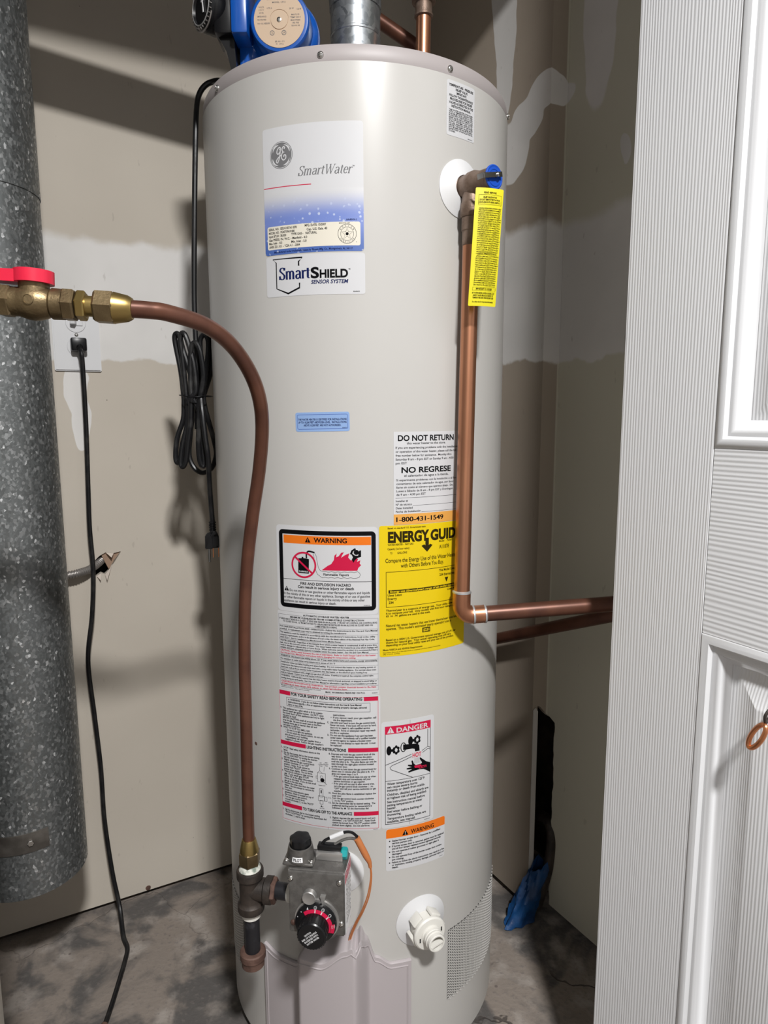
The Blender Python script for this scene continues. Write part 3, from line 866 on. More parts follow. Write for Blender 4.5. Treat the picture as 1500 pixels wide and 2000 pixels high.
# ---- sticker 5: do-not-return notice
L = Sheet('return_sticker', on_tank(54.4, 986), 104, 125.2, 'ink_white', 0.8, 'white bilingual notice with an amber telephone strip', heater)
L.rect('amber', 0, 110.8, 104, 14.4)
L.text('black', 'DO NOT RETURN', 5.8, 12.1, 7.7, 86.8, bold=0.03)
L.text('black', 'this water heater to the store.', 18.2, 16.8, 3.1, 60)
for i, tx in enumerate(('If you are experiencing problems with the installation', 'or operation of this water heater, please call the toll', 'free number below for assistance.  Monday thru', 'Saturday 8 am - 8 pm EST or Sunday 9 am - 4:30', 'pm EST')):
    L.text('black', tx, 2.6, 22.6 + i * 5.2, 3.0, [97, 95, 86, 90, 16][i])
L.text('black', 'NO REGRESE', 10.7, 54.8, 7.7, 77.2, bold=0.03)
L.text('black', 'el calentador de agua a la tienda.', 14.6, 60.2, 3.1, 69)
for i, tx in enumerate(('Si experimenta problemas con la instalación o el fun-', 'cionamiento de este calentador de agua, por favor', 'llame sin costo al número que aparece abajo.  De', 'Lunes a Sábado de 8 am - 8 pm EST y Domingos', 'de 9 am - 4:30 pm EST')):
    L.text('black', tx, 3.6, 66.0 + i * 4.9, 2.9, [95, 90, 88, 88, 43][i])
L.rect('black', 2.5, 88.6, 99, 0.45)
for i, (tx, w) in enumerate((('Installer #', 17), ('Nº de técnico', 23), ('Date Installed', 24), ('Fecha de Instalación', 36))):
    L.text('black', tx, 2.8, 94.2 + i * 4.8, 2.8, w)
L.rect('black', 27, 99.4, 74, 0.4); L.rect('black', 40, 108.9, 61, 0.4)
L.text('black', '1-800-431-1549', 3.4, 121.2, 6.6, 71.6, bold=0.012); L.text('black', '1-800-431-1549', 3.8, 121.2, 6.6, 71.6, bold=0.012, layer=2.4)
L.done()

# ---- sticker 6: yellow energy guide
L = Sheet('energy_sticker', on_tank(34.2, 860), 138.5, 184.3, 'ink_yellow', 3, 'large yellow energy rating sticker', heater)
K = 'inkyellow'
L.text(K, 'Based on standard U.S. Government tests', 11.8, 4.6, 2.4, 55, bold=0.012)
L.text(K, 'ENERGY', 12.0, 22.9, 14.6, 60.5, bold=0.05)
L.text(K, 'GUIDE', 74.6, 23.3, 14.6, 53, bold=0.05)
L.rect(K, 66.6, 20, 5.4, 16, 1)
L.poly(K, [(60.5, 30.5), (64.8, 28.6), (69.3, 33.0), (73.8, 28.6), (78.1, 30.5), (69.3, 39.6)], 1)
L.text(K, 'WATER HEATER -  NAT GAS', 11.7, 27.6, 2.7, 36.5, bold=0.01)
L.text(K, 'Capacity (1st hour rating)', 11.4, 33.4, 2.9, 31, bold=0.005)
L.text(K, '73        GALLONS', 15, 39.2, 2.9, 24, bold=0.005)
L.text(K, 'Model     PG40T', 88.8, 27.6, 2.6, 24, bold=0.01); L.text(K, 'A11878', 89, 37.0, 5.6, 17, bold=0.012)
L.text(K, 'Compare the Energy Use of this Water Heater', 8.4, 51.0, 6.0, 112, bold=0.014)
L.text(K, 'with Others Before You Buy.', 30, 58.8, 6.0, 67, bold=0.014)
L.frame_(K, 9, 63.8, 121, 50.0, 0.7)
L.text(K, 'This Model Uses', 89, 69.6, 3.6, 28, bold=0.015); L.text(K, '254 therms/year', 90, 76.4, 3.9, 28, bold=0.015)
L.poly(K, [(99.2, 79.4), (105.6, 79.4), (102.4, 86.6)], 1)
L.rect(K, 12.6, 89.6, 117, 4.6)
L.text('yellow', 'Energy use (therms/year) range of all similar models', 15, 93.1, 2.9, 104, bold=0.014, layer=2)
L.text(K, 'Uses Least', 11.5, 98.4, 3.5, 20, bold=0.012); L.text(K, 'Energy', 11.5, 103.4, 3.5, 13, bold=0.012); L.text(K, '234', 12.8, 108.8, 3.6, 7, bold=0.02)
L.text(K, 'Uses Most', 104, 98.6, 3.5, 20, bold=0.012)
for i, tx in enumerate(('Therms/year is a measure of energy use.  Your utility uses', 'it to compute your bill.  Only models with first hour ratings of', '65  to  74  gallons are used in this scale.')): L.text(K, tx, 9, 119.6 + i * 3.9, 2.9, [105, 107, 66][i], bold=0.012)
for i, tx in enumerate(('Natural gas water heaters that use lower therms/year cost less to', 'operate.  This model\'s estimated yearly operating cost is')): L.text(K, tx, 8.9, 141.4 + i * 4.7, 3.7, [119, 103][i], bold=0.012)
L.rect(K, 62.4, 147.6, 12.6, 7.0); L.text('yellow', '$231', 68.7, 153.0, 4.0, 9.6, 'c', bold=0.02, layer=2)
for i, tx in enumerate(('Based on a 2004 U.S. Government national average cost of $.91 per', 'therm for natural gas.  Your actual operating cost will vary', 'depending on your local utility rates and your use of the product.')): L.text(K, tx, 8.8, 161.6 + i * 3.8, 3.0, [112, 103, 108][i], bold=0.012)
L.text(K, 'Meets NAECA and ASHRAE Requirements', 4.6, 175.6, 2.6, 58, bold=0.012)
L.text(K, 'Important: Removal of this label before consumer purchase violates federal law', 4.6, 179.0, 1.7, 88); L.text(K, '(42 U.S.C. 6302)', 4.6, 181.6, 1.7, 24)
L.done()

# ---- sticker 7: fire and explosion warning
L = Sheet('fire_warning_sticker', on_tank(-112.8, 859.2), 145, 122, 'ink_white', 5, 'white fire warning sticker with a thick black border', heater)
L.frame_('black', 4.4, 6, 138, 110, 6.0, 1, 6)
L.rect('orange', 12.0, 13.4, 124, 11.4)
L.tri_sign('black', 44.8, 22.4, 8.2, 'orange')
L.text('black', 'WARNING', 57.5, 21.9, 6.6, 46, bold=0.03)
gc = (42.2, 54.0)
L.poly('black', [(34.4, 45.2), (39.6, 44.6), (39.6, 42.8), (42, 42.8), (42, 44.4), (50.3, 45.4), (49.6, 66.0), (33.9, 65.6)], 1)
L.line('black', [(a.x, a.y) for a in catmull([V((46.6, 44.6, 0)), V((46.8, 38.4, 0)), V((50, 34.6, 0)), V((58.6, 36.0, 0))], 6)], 2.2, 2)
L.text('white', 'FLAMMABLES', 35.2, 64.2, 2.2, 13.4, bold=0.01, layer=3)
L.ring('red', gc[0], gc[1], 17.2, 2.5, 4, 44)
L.line('red', [(29.5, 43.2), (54.6, 65.0)], 2.6, 4)
L.poly('red', [(69, 59.4), (77, 53.5), (81.5, 51.2), (85.5, 45.2), (86.2, 39.4), (89.4, 36.2), (88.6, 41.6), (92.2, 39.8), (95.4, 35.2), (99.4, 34.4), (96.8, 38.6), (95.4, 42), (101, 38.2), (106.6, 35.8), (105.0, 41.6), (108.4, 45.6), (112.6, 44.6), (115.4, 40.8), (118.2, 44.2), (116.6, 47.6), (121.4, 45.6), (120.4, 50.2), (122.4, 52.4), (118.6, 56), (117.2, 60), (69, 60.2)], 1)
L.disc('black', 116.0, 34.6, 3.5, layer=2)
L.poly('black', [(109.4, 37.6), (107.2, 36.8), (109.6, 31.6), (114.4, 28.6), (115.6, 30.6), (111.6, 33.4), (110.6, 36.4), (114.0, 39.0), (118.4, 39.2), (119.6, 32.6), (122.4, 31.6), (122.4, 40.8), (117.2, 42.4), (113.8, 45.6), (112.0, 49), (109.8, 44.6), (111.4, 41.2)], 2)
up = [(58.8, 36.8), (61.0, 41.0), (61.6, 46.0), (62.6, 51.0), (63.4, 56.2), (66.0, 60.4), (70, 61.8)] + [(73 + 4.4 * i + .6 * (i % 2), 61.6 + .9 * (i % 2)) for i in range(10)] + [(117.4, 61.2)] + [(120.2, 63.2), (121.2, 66.0), (119.6, 69.2), (116.4, 70.2)]
dn = [(112.4 - 4.4 * i, 70.6 - .9 * (i % 2)) for i in range(11)] + [(66.6, 69.0), (62.2, 66.0), (59.8, 60.6), (59.6, 54.0), (58.2, 47.0), (57.2, 41.0), (56.2, 37.4)]
L.line('black', up + dn, 0.45, 2)
L.text('black', 'Flammable Vapors', 70.5, 67.4, 3.6, 35, bold=0.012)
L.rect('black', 10.4, 75.0, 126, 0.7)
L.text('black', 'FIRE AND EXPLOSION HAZARD', 72.6, 82.0, 3.9, 71.4, 'c', bold=0.018)
L.text('black', 'Can result in serious injury or death', 72.6, 86.9, 3.9, 79.4, 'c', bold=0.018)
L.tri_sign('black', 11.4, 92.4, 7.4, 'white')
for i, (tx, x, w) in enumerate((('Do not store or use gasoline or other flammable vapors and liquids', 19.8, 114), ('in the vicinity of this or any other appliance. Storage of or use of gasoline', 10.6, 123.4), ('or other flammable vapors or liquids in the vicinity of this or any other', 10.6, 116.4), ('appliance can result in serious injury or death.', 10.6, 77.4))): L.text('black', tx, x, 92.6 + i * 5.1, 3.5, w, bold=0.006)
L.text('black', 'AA4604', 125.5, 109.4, 1.6, 8.6)
L.done()

# ---- sticker 8: clearances and installation notice
L = Sheet('clearance_sticker', on_tank(-114.2, 736.8), 147.4, 115.2, 'ink_white', 1.5, 'white notice of dense black and red installation text', heater)
L.frame_('black', 1.8, 4.6, 144.6, 104, 0.3)
for tx, y, w, b in (('AUTOMATIC STORAGE WATER HEATER', 4.0, 66, .018), ('MINIMUM CLEARANCES FROM COMBUSTIBLE CONSTRUCTION', 8.0, 106, .016), ('0" SIDES AND 0" REAR IN A CLOSET,  0" SIDES AND REAR IN AN ALCOVE,  2" FRONT OF CONTROL (OR CONTROL BOX)', 11.6, 142, .012), ('TO CLOSET DOOR,  12" FROM TOP PAN TO CEILING MAY BE INSTALLED IN AN ALCOVE OR CLOSET AND ON', 15.0, 130, .012), ('COMBUSTIBLE FLOORING.', 18.4, 32, .012)):
    if y < 5: L.rect('white', 73.5 - 34, 3.6, 68, 2.6, 2)
    L.text('black', tx, 74, y + .6, 2.5, w, 'c', bold=b, layer=3)
rowz = [19.9, 28.2, 40.6, 55.1, 63.2, 67.0, 72.1, 84.7, 92.3, 101.3]
for z in rowz: L.rect('black', 1.8, z, 144.6, 0.28)
body = [(23.4, 'black', 'FOR SAFE INSTALLATION AND OPERATION - Follow the instructions in the Use and Care Manual', 142), (27.0, 'black', 'provided.  A replacement copy may be obtained by writing the manufacturer.', 100),
        (31.9, 'black', 'This appliance must be installed in accordance with the manufacturer\'s instructions, local codes, utility', 139), (35.7, 'black', 'company requirements, and/or in the absence of local codes, the latest edition of the National Fuel Gas Code,', 138), (39.5, 'black', 'ANSI Z223.1.  Not for installation in a Manufactured Home (Mobile Home).', 92),
        (44.0, 'black', 'WATER LEAKAGE - Regardless of the material from which a water heater is constructed, it will at some time', 141), (47.4, 'black', 'leak, due to the corrosive action of water.  This water heater must not be located in an area where leakage will', 142), (50.8, 'black', 'result in damage to adjacent area or lower floors.  When such area cannot be avoided, it is recommended that a', 142), (54.2, 'black', 'suitable catch pan, adequately drained, be installed under the water heater.  See Use and Care Manual.', 130),
        (58.6, 'red', 'CAUTION:  Hotter water increases the risk of scald injury.  Refer to Scald Danger Label on this heater.', 140), (62.0, 'red', 'See Use and Care Manual for instructions before changing the temperature setting.', 112),
        (66.3, 'black', 'WARNING:  Any thermostat setting above 125 °F may cause severe burns and consume energy unnecessarily.', 142), (70.9, 'black', 'For operation at outlet water temperature set in excess of 160 °F', 83),
        (75.8, 'black', 'Suitable for water (potable) heating and space heating.  Do not connect this heater to any heating system or', 140), (79.6, 'black', 'components that have previously been used with a nonpotable water heating appliance.  Do not introduce toxic', 140), (83.3, 'black', 'chemicals, such as those used for boiler treatment, into this heater, or the attached space heating loop.', 128),
        (88.0, 'black', 'Water heater is equipped with a single-use gas shut-off device.  If service is required, the complete control valve', 136), (91.4, 'black', 'must be replaced.  Contact your local service technician.', 66),
        (95.8, 'black', 'WARNING:  California law requires that this water heater must be braced, anchored, or strapped to avoid falling or', 141), (99.6, 'black', 'moving during an earthquake.  See Use and Care Manual for information regarding correct installation procedures.', 141),
        (104.6, 'red', 'CALIFORNIA PROPOSITION 65 WARNING:  This product contains chemicals known to the State', 140), (107.9, 'red', 'of California to cause cancer, birth defects, or other reproductive harm.', 100)]
for y, c, tx, w in body: L.text(c, tx, 3.4, y, 2.35, w, bold=0.014)
L.text('black', 'MAX. WORKING PRESSURE 150 P.S.I.', 72, 113.2, 2.5, 56, bold=0.015)
L.text('black', 'AA4602', 137, 113.2, 1.6, 8)
L.text('black', 'Manufactured under one or more of the following U.S. patents', 3, 110.6, 1.4, 62); L.text('black', 'patent no. 6,142,106   other patents pending', 3, 112.8, 1.4, 45)
L.done()

# ---- sticker 9: safety and lighting instructions
L = Sheet('lighting_sticker', on_tank(-115.8, 621.4), 150.4, 205, 'ink_white', 4, 'tall white lighting instructions with red bars', heater)
L.frame_('red', 1.0, 2.4, 146.6, 199.6, 0.5)
for (y, h, a, b) in ((2.4, 6.2, 18.5, 127.5), (78.6, 6.2, 41.5, 104.6), (175.6, 6.2, 33.5, 111.8)):
    L.rect('red', 1.0, y, a, h); L.rect('red', b, y, 147.6 - b, h)
L.text('black', 'FOR YOUR SAFETY READ BEFORE OPERATING', 73, 7.6, 4.4, 104.5, 'c', bold=0.03)
L.text('black', 'LIGHTING INSTRUCTIONS', 73, 84.0, 4.5, 58, 'c', bold=0.03)
L.text('black', 'TO TURN GAS OFF TO THE APPLIANCE', 72.6, 180.8, 4.5, 73.5, 'c', bold=0.03)
L.frame_('black', 13, 11.4, 123.4, 13.6, 0.5)
L.tri_sign('black', 15.6, 15.6, 2.6, 'white')
for i, (tx, w) in enumerate((('      WARNING:  If you do not follow these instructions and the Use & Care Manual', 108), ('instructions exactly, a fire or explosion may result causing property damage, personal', 116), ('injury or loss of life.', 24))): L.text('black', tx, 15.6 if i else 19, 15.6 + i * 3.8, 2.7, w if i else 105, bold=0.016)
def column(rows, x0, y0, dy, h, col='black'):
    for i, r in enumerate(rows):
        if r is None: continue
        ind, tx, w = r
        L.text(col, tx, x0 + ind, y0 + i * dy, h, w, bold=0.014)
column([(0, 'A.', 2.6)], 1.9, 29.6, 4, 2.6)
column([(0, 'This appliance has a pilot which is lit by a piezo-', 63), (0, 'electric spark gas ignition system.  Do NOT open', 64), (0, 'the inner door of this appliance and try to light', 65), (0, 'the pilot by hand!', 22), (0, 'BEFORE LIGHTING smell all around the appliance', 66), (0, 'area for gas.  Be sure to smell next to the floor', 61), (0, 'because some gas is heavier than air and', 54), (0, 'will settle on the floor.', 29), (0, 'WHAT TO DO IF YOU SMELL GAS', 43), (3, '•  Do not try to light any appliance.', 44), (3, '•  Do not touch any electric switch;  do not use', 60), (3, '    any phone in your building.', 37), (3, '•  Immediately call your gas supplier from a', 56), (3, '    neighbor\'s phone.  Follow the gas supplier\'s', 60)], 6.2, 29.9, 3.62, 2.75)
L.text('black', 'B.', 1.9, 29.9 + 8 * 3.62, 2.6, 2.6, bold=.014)
column([(4.5, 'instructions.', 17), (1, '•  If you cannot reach your gas supplier, call', 64), (4.5, 'the fire department.', 27), (0, 'Use only your hand to turn the gas control knob.', 64), (0, 'Never use tools.  If the knob will not turn by hand,', 65), (0, 'don\'t try to repair it, call a qualified service', 56), (0, 'technician.  Force or attempted repair may result', 64), (0, 'in a fire or explosion.', 27), (0, 'Do not use this appliance if any part has been', 60), (0, 'under water.  Immediately call a qualified installer', 65), (0, 'or service agency to replace a flooded water', 58), (0, 'heater.  Do not attempt to repair the unit!  It must', 64), (0, 'be replaced!', 16)], 79.6, 31.0, 3.78, 2.8)
L.text('black', 'C.', 75.4, 31.0 + 3 * 3.78, 2.7, 2.6, bold=.014); L.text('black', 'D.', 75.4, 31.0 + 8 * 3.78, 2.7, 2.6, bold=.014)
column([(0, 'STOP!  Read safety information above on this', 58), (0, 'label.', 7), (0, 'Set the thermostat dial to the lowest setting', 57), (0, '"PILOT LIGHTING" by turning the thermo-', 54), (0, 'stat dial clockwise (  ) until it stops.', 46), (0, 'Slightly depress the gas control knob', 49), (0, 'and turn clockwise (  ) to "OFF"', 41), (0, 'position.  Note:  Knob cannot be', 42), (0, 'turned from "PILOT" position unless', 47), (0, 'pushed down slightly.  Do not force.', 46), (0, 'Wait five (5) minutes to clear out any', 47), (0, 'gas.  If you smell gas, STOP!', 40), (0, 'Follow "B" in the safety information', 46), (0, 'above on this label.  If you do not smell', 51), (0, 'gas, go to the next step.', 30), (0, 'Remove the outer door from the water', 49), (0, 'heater.  Do not attempt to remove the', 48), (0, 'inner door.', 13), (0, 'Locate the piezo-electric spark', 40), (0, 'generator, which is located on top of', 47), (0, 'the combination gas control.', 37), (0, 'Turn the gas control knob', 33), (0, 'counter-clockwise (  ) to the "PILOT"', 47), (0, 'position.', 10)], 6.0, 90.6, 3.64, 2.75)
for k, num in ((0, '1.'), (2, '2.'), (5, '3.'), (10, '4.'), (15, '5.'), (18, '6.'), (21, '7.')): L.text('black', num, 1.9, 90.6 + k * 3.64, 2.6, 2.2, bold=.014)
column([(0, 'Depress and hold the gas control knob all the', 62), (0, 'way down.  Immediately depress the piezo-', 58), (0, 'electric spark generator button several times', 60), (0, 'until the pilot is lit.  The pilot flame can only be', 64), (0, 'seen through the sight glass window located', 60), (0, 'on the inner door.', 23), (0, 'Continue to hold down the gas control knob for', 64), (0, 'about one (1) minute after the pilot is lit.  If it', 61), (0, 'goes out repeat steps 3 to 9.', 38), (0, '•  If the gas control knob does not pop up when', 63), (3, 'released, stop and immediately call your', 53), (3, 'service technician or gas supplier.', 45), (0, '•  If the pilot will not stay lit after several tries,', 61), (3, 'turn the gas control knob clockwise (  ) to', 56), (3, '"OFF" and call your service technician or gas', 60), (3, 'supplier.', 11), (0, 'Once the pilot flame is established replace the', 63), (0, 'outer door.', 14), (0, 'Turn the gas control knob counter-clockwise', 60), (0, '(  ) to the "ON" position.', 31), (0, 'Set the thermostat dial to desired setting.  The', 62), (0, 'preferred starting point for temperature is', 57), (0, 'indicated by       on the thermostat dial.', 53)], 80.6, 89.4, 3.74, 2.8)
for k, num in ((0, '8.'), (6, '9.'), (16, '10.'), (18, '11.'), (20, '12.')): L.text('black', num, 79.2, 89.4 + k * 3.74, 2.6, None, 'r', bold=.014)
L.poly('black', [(97.5, 89.4 + 22 * 3.74), (101, 89.4 + 22 * 3.74), (99.2, 86.2 + 22 * 3.74)], 2)
# the two little diagrams of the control
for tx, x, y in (('GAS', 63, 104), ('CONTROL', 61, 106.4), ('KNOB', 62.5, 108.8), ('PIEZO', 71, 103), ('ELECTRIC', 69, 105.4), ('SPARK', 70.5, 107.8), ('THERMOSTAT', 60.5, 138.6), ('INLET', 63.5, 171.5), ('GAS LINE', 62, 174)): L.text('black', tx, x, y, 1.3, bold=0.01)
L.line('black', [(63.2, 110), (63.2, 116)], 0.4, 2); L.line('black', [(70, 109), (69.4, 116)], 0.4, 2)
L.frame_('black', 59.6, 119, 12, 14, 0.45); L.disc('black', 66.8, 129.6, 3.1, layer=2); L.ring('black', 65.6, 125, 2.1, 0.4, 2)
L.line('black', [(59.6, 119), (63, 115.6), (66.6, 119)], 0.5, 2); L.line('black', [(69, 132), (73, 136)], 0.7, 2); L.line('black', [(59.6, 124), (57.4, 124), (57.4, 128), (59.6, 128)], 0.5, 2)
L.frame_('black', 62, 143, 5.6, 13, 0.5); L.frame_('black', 60, 154, 9.6, 8, 0.5); L.frame_('black', 69.6, 155, 4, 7, 0.5); L.frame_('black', 62.4, 161, 5, 6, 0.5); L.line('black', [(64.8, 145), (64.8, 150)], 1.6, 2); L.poly('black', [(63.6, 171), (66, 171), (64.8, 168)], 2)
column([(0, 'Set the thermostat dial to the lowest setting', 56), (0, '"PILOT LIGHTING" by turning the thermostat dial', 66), (0, 'clockwise (  ) until it stops.', 33)], 6.0, 187.4, 3.7, 2.75)
L.text('black', '1.', 1.9, 187.4, 2.6, 2.0, bold=.014)
column([(0, 'Slightly depress the gas control knob and turn', 62), (0, 'clockwise (  ) to "OFF POSITION".  Note: Knob', 62), (0, 'cannot be turned from "PILOT" position unless', 63), (0, 'pushed down slightly.  Do not use force.', 54)], 80.6, 187.0, 3.75, 2.8)
L.text('black', '2.', 79.0, 187.0, 2.6, 2.2, 'r', bold=.014)
L.rect('black', 74.2, 201, 0.3, 4); L.rect('black', 72, 0, 0.3, 5)
L.text('black', 'AA4773', 139.5, 204.2, 1.5, 7)
L.done()

# ---- sticker 10: scald danger
L = Sheet('scald_sticker', on_tank(35.7, 579.9), 81, 163, 'ink_white', 4, 'tall white scald danger sticker with a red banner', heater)
L.frame_('black', 5.4, 7.0, 70, 150, 0.8)
L.rect('red', 5.4, 7.0, 70, 11.8, 2)
L.tri_sign('white', 8.4, 17.4, 10.4, 'red', 3)
L.text('white', 'DANGER', 22.2, 17.2, 7.4, 49, bold=0.022, layer=3)
L.rect('black', 5.4, 89.4, 70, 0.7)
def knob_icon(x, y):
    L.poly('black', [(x - 4.4 + 3.6 * math.cos(a), y + 7.0 * math.sin(a)) for a in [i * math.pi / 12 for i in range(24)]], 2)
    L.rect('black', x - 1.4, y - 2.0, 5.4, 4.0, 2)
    for a in (0.5, 1.55, 2.6, 3.65, 4.7, 5.75):
        L.disc('black', x + 6.2 + 3.6 * math.cos(a), y + 4.9 * math.sin(a), 1.9, 2.3, layer=2, n=12)
    L.ring('black', x + 6.2, y, 3.4, 2.0, 2, 24, 4.6)
knob_icon(15.5, 43.6); knob_icon(47.6, 33.0)
L.ring('black', 32.4, 41.0, 3.8, 1.3, 1, 32, 6.6)
L.poly('black', [(32, 36.8), (46, 38.0), (53.4, 38.6), (56.8, 42), (57.6, 50.6), (50.4, 50.4), (49.6, 46.4), (46, 45.2), (32, 45.2)], 2)
L.text('red', 'HOT', 46.2, 59.0, 7.0, 13.8, bold=0.03, layer=4)
L.poly('white', [(45.2, 50.8), (60.4, 51.6), (60.6, 60.4), (45.2, 59.6)], 3)
L.line('black', [(5.8, 65), (44.6, 53.6)], 0.8, 2); L.line('black', [(61, 51.4), (70.6, 47.0), (70.6, 20)], 0.8, 2); L.line('black', [(70.6, 47.0), (75.4, 49.6)], 0.8, 2)
L.line('black', [(75.2, 52.2), (70.6, 50.4), (62, 54.4)], 0.8, 2)
L.line('black', [(45, 57.2), (16, 66.4), (12.6, 69), (14, 72.6), (46.2, 89.2)], 0.8, 2)
for i in range(5): L.line('black', [(50 + i * 2, 60.6), (49.6 + i * 2.1, 69)], 0.35, 2)
L.poly('black', [(75.2, 72.5), (68.6, 69.6), (63.6, 65.4), (58.4, 61.0), (57.4, 62.6), (61.4, 69.6), (59.6, 71.2), (51.6, 71.6), (48.6, 69), (46.6, 63.4), (44.6, 63.6), (45.6, 69.8), (39.6, 68.8), (39.0, 70.6), (45.2, 73.4), (37.4, 73.8), (37.4, 75.8), (45.8, 76.8), (39.6, 79.2), (40.4, 81.2), (49.4, 79.8), (57.4, 79.4), (64, 80.4), (69, 83.4), (75.2, 88)], 2)
L.poly('red', [(49, 72.2), (60, 72.2), (60.4, 74.4), (68.6, 74.6), (68.8, 78.0), (56.8, 78.2), (56, 76.4), (50, 75.6)], 3)
L.text('black', 'BURN', 57.6, 77.6, 2.4, 10, bold=0.02, layer=4)
for i, (tx, y, w) in enumerate((('Water temperature over 125°F', 95.8, 57.5), ('can cause severe burns', 100.8, 46), ('instantly or death from scalds.', 105.8, 58), ('Children, disabled and elderly are', 112.4, 64), ('at highest risk of being scalded.', 117.6, 61), ('See instruction manual before', 123.6, 58), ('setting temperature at water', 128.6, 54), ('heater.', 133.4, 13.5), ('Feel water before bathing or', 138.6, 54), ('showering.', 143.4, 21), ('Temperature limiting valves are', 149.4, 60), ('available, see manual.', 154.4, 43))): L.text('black', tx, 8.2, y, 3.7, w, bold=0.018)
L.rect('black', 42.4, 1, 0.3, 7); L.rect('black', 42.4, 155, 0.3, 7)
L.text('black', 'AA4308-2', 75, 161, 1.6, 10, 'r')
L.done()

# ---- sticker 11: burner door warning
L = Sheet('burner_warning_sticker', on_tank(42.4, 415.2, -0.006), 95.4, 66, 'ink_white', 3, 'small white burner door warning with an orange banner', heater)
L.poly('orange', [(0, 14.2), (0, 3), (0.9, 0.9), (3, 0), (92.4, 0), (94.5, 0.9), (95.4, 3), (95.4, 14.2)], 1)
L.tri_sign('black', 24.0, 12.6, 9.4, 'white')
L.text('black', 'WARNING', 37.4, 11.8, 6.6, 38, bold=0.02)
for i, (tx, y, w, d) in enumerate((('Sealed burner access door - Removal by a qualified', 20.0, 78, 1), ('service person only.', 24.0, 31, 0), ('If burner access door is removed, gasket must be replaced', 28.6, 85, 1), ('and all four tamper resistant screws tightened securely.', 32.6, 80, 0), ('Do not operate if rubber grommet or sight glass is', 37.2, 76, 1), ('damaged.', 41.2, 15, 0), ('Do not operate if any of the burner access door screws', 45.8, 81, 1), ('are missing.', 49.8, 18, 0), ('Failure to follow the above instructions may result in a fire', 54.4, 86, 1), ('or explosion, causing property damage, personal injury or', 58.4, 86, 0), ('death.', 62.4, 9.6, 0))):
    L.text('black', tx, 8.8, y, 2.9, w, bold=0.018)
    if d: L.disc('black', 5.2, y - 1.2, 1.0, layer=2, n=12)
L.text('black', 'AA4651', 92, 63.6, 1.4, 6, 'r')
L.done()

# ---- perforated air screens low on the jacket
def air_screen(s0, s1, z0, z1, pitch=0.0047, hole=0.0019):
    bm = B()
    dz = pitch * math.sqrt(3) / 2
    cols = int((s1 - s0) / dz); rows_ = int((z1 - z0) / pitch)
    side = pitch / math.sqrt(3)
    for i in range(cols + 1):
        for j in range(rows_ + 1):
            cs, cz = s0 + i * dz, z1 - j * pitch - (pitch / 2 if i % 2 else 0)
            o, h, h2 = [], [], []
            for k in range(6):
                a = math.pi / 3 * k
                o.append(bm.verts.new(CY(cs + side * math.cos(a), cz + side * math.sin(a), 0.0011)))
                h.append(bm.verts.new(CY(cs + hole * math.cos(a), cz + hole * math.sin(a), 0.0011)))
                h2.append(bm.verts.new(CY(cs + hole * math.cos(a), cz + hole * math.sin(a), 0.0003)))
            for k in range(6):
                n = (k + 1) % 6
                face(bm, (o[k], o[n], h[n], h[k])); face(bm, (h[k], h[n], h2[n], h2[k]))
    part('air_screen', bm, M['jacket'], heater, label='perforated air inlet screen', kind='stuff', angle=80)
    bm = B()
    n = 40
    for k in range(n):
        a, b = s0 - .001 + (s1 - s0 + .002) * k / n, s0 - .001 + (s1 - s0 + .002) * (k + 1) / n
        face(bm, [bm.verts.new(CY(*p, 0.00025)) for p in ((a, z0 - 0.0015), (b, z0 - 0.0015), (b, z1 + 0.001), (a, z1 + 0.001))])
    part('screen_backing', bm, M['hole'], heater)
air_screen(0.148, 0.330, 0.1005, 0.2185)
air_screen(-0.372, -0.222, 0.1005, 0.2185)

# ---- lavender grey access cover with a bulge under the dial
def sstep(x, a, b):
    t = max(0.0, min(1.0, (x - a) / (b - a))); return t * t * (3 - 2 * t)
S0, S1 = -0.1575, 0.0795
def cover_off(s):   # how far the cover stands off the jacket
    return 0.0045 + 0.040 * sstep(s, -0.092, -0.070) * (1 - sstep(s, -0.004, 0.018))
def lerp(s, tab):
    for (a, x), (b, y) in zip(tab, tab[1:]):
        if s <= b: return x + (y - x) * sstep(s, a, b)
    return tab[-1][1]
COVER = [(S0, 0.1965), (-0.130, 0.1900), (-0.096, 0.1900), (-0.070, 0.240), (-0.045, 0.238), (-0.012, 0.262), (-0.006, 0.266), (-0.001, 0.258), (0.004, 0.266), (0.012, 0.250), (0.026, 0.216), (0.050, 0.2015), (S1, 0.2005)]
def cover_top(s): return lerp(s, COVER)
bm = B()
N = 120
grid = []
for i in range(N + 1):
    s = S0 + (S1 - S0) * i / N
    zt, o = cover_top(s), cover_off(s)
    col = [bm.verts.new(CY(s, zt, 0.0002)), bm.verts.new(CY(s, zt, o - 0.002)), bm.verts.new(CY(s, zt - 0.0015, o))]
    for k in range(1, 9): col.append(bm.verts.new(CY(s, zt - 0.0015 - (zt - 0.022) * k / 8, o)))
    col.append(bm.verts.new(CY(s, 0.018, 0.0002)))
    grid.append(col)
for a, b in zip(grid, grid[1:]):
    for k in range(len(a) - 1): face(bm, (a[k], a[k + 1], b[k + 1], b[k]))
face(bm, grid[0]); face(bm, grid[-1][::-1])
bmesh.ops.recalc_face_normals(bm, faces=bm.faces)
cover = part('access_cover', bm, M['cover'], heater, label='lavender grey plastic burner access cover', angle=50)
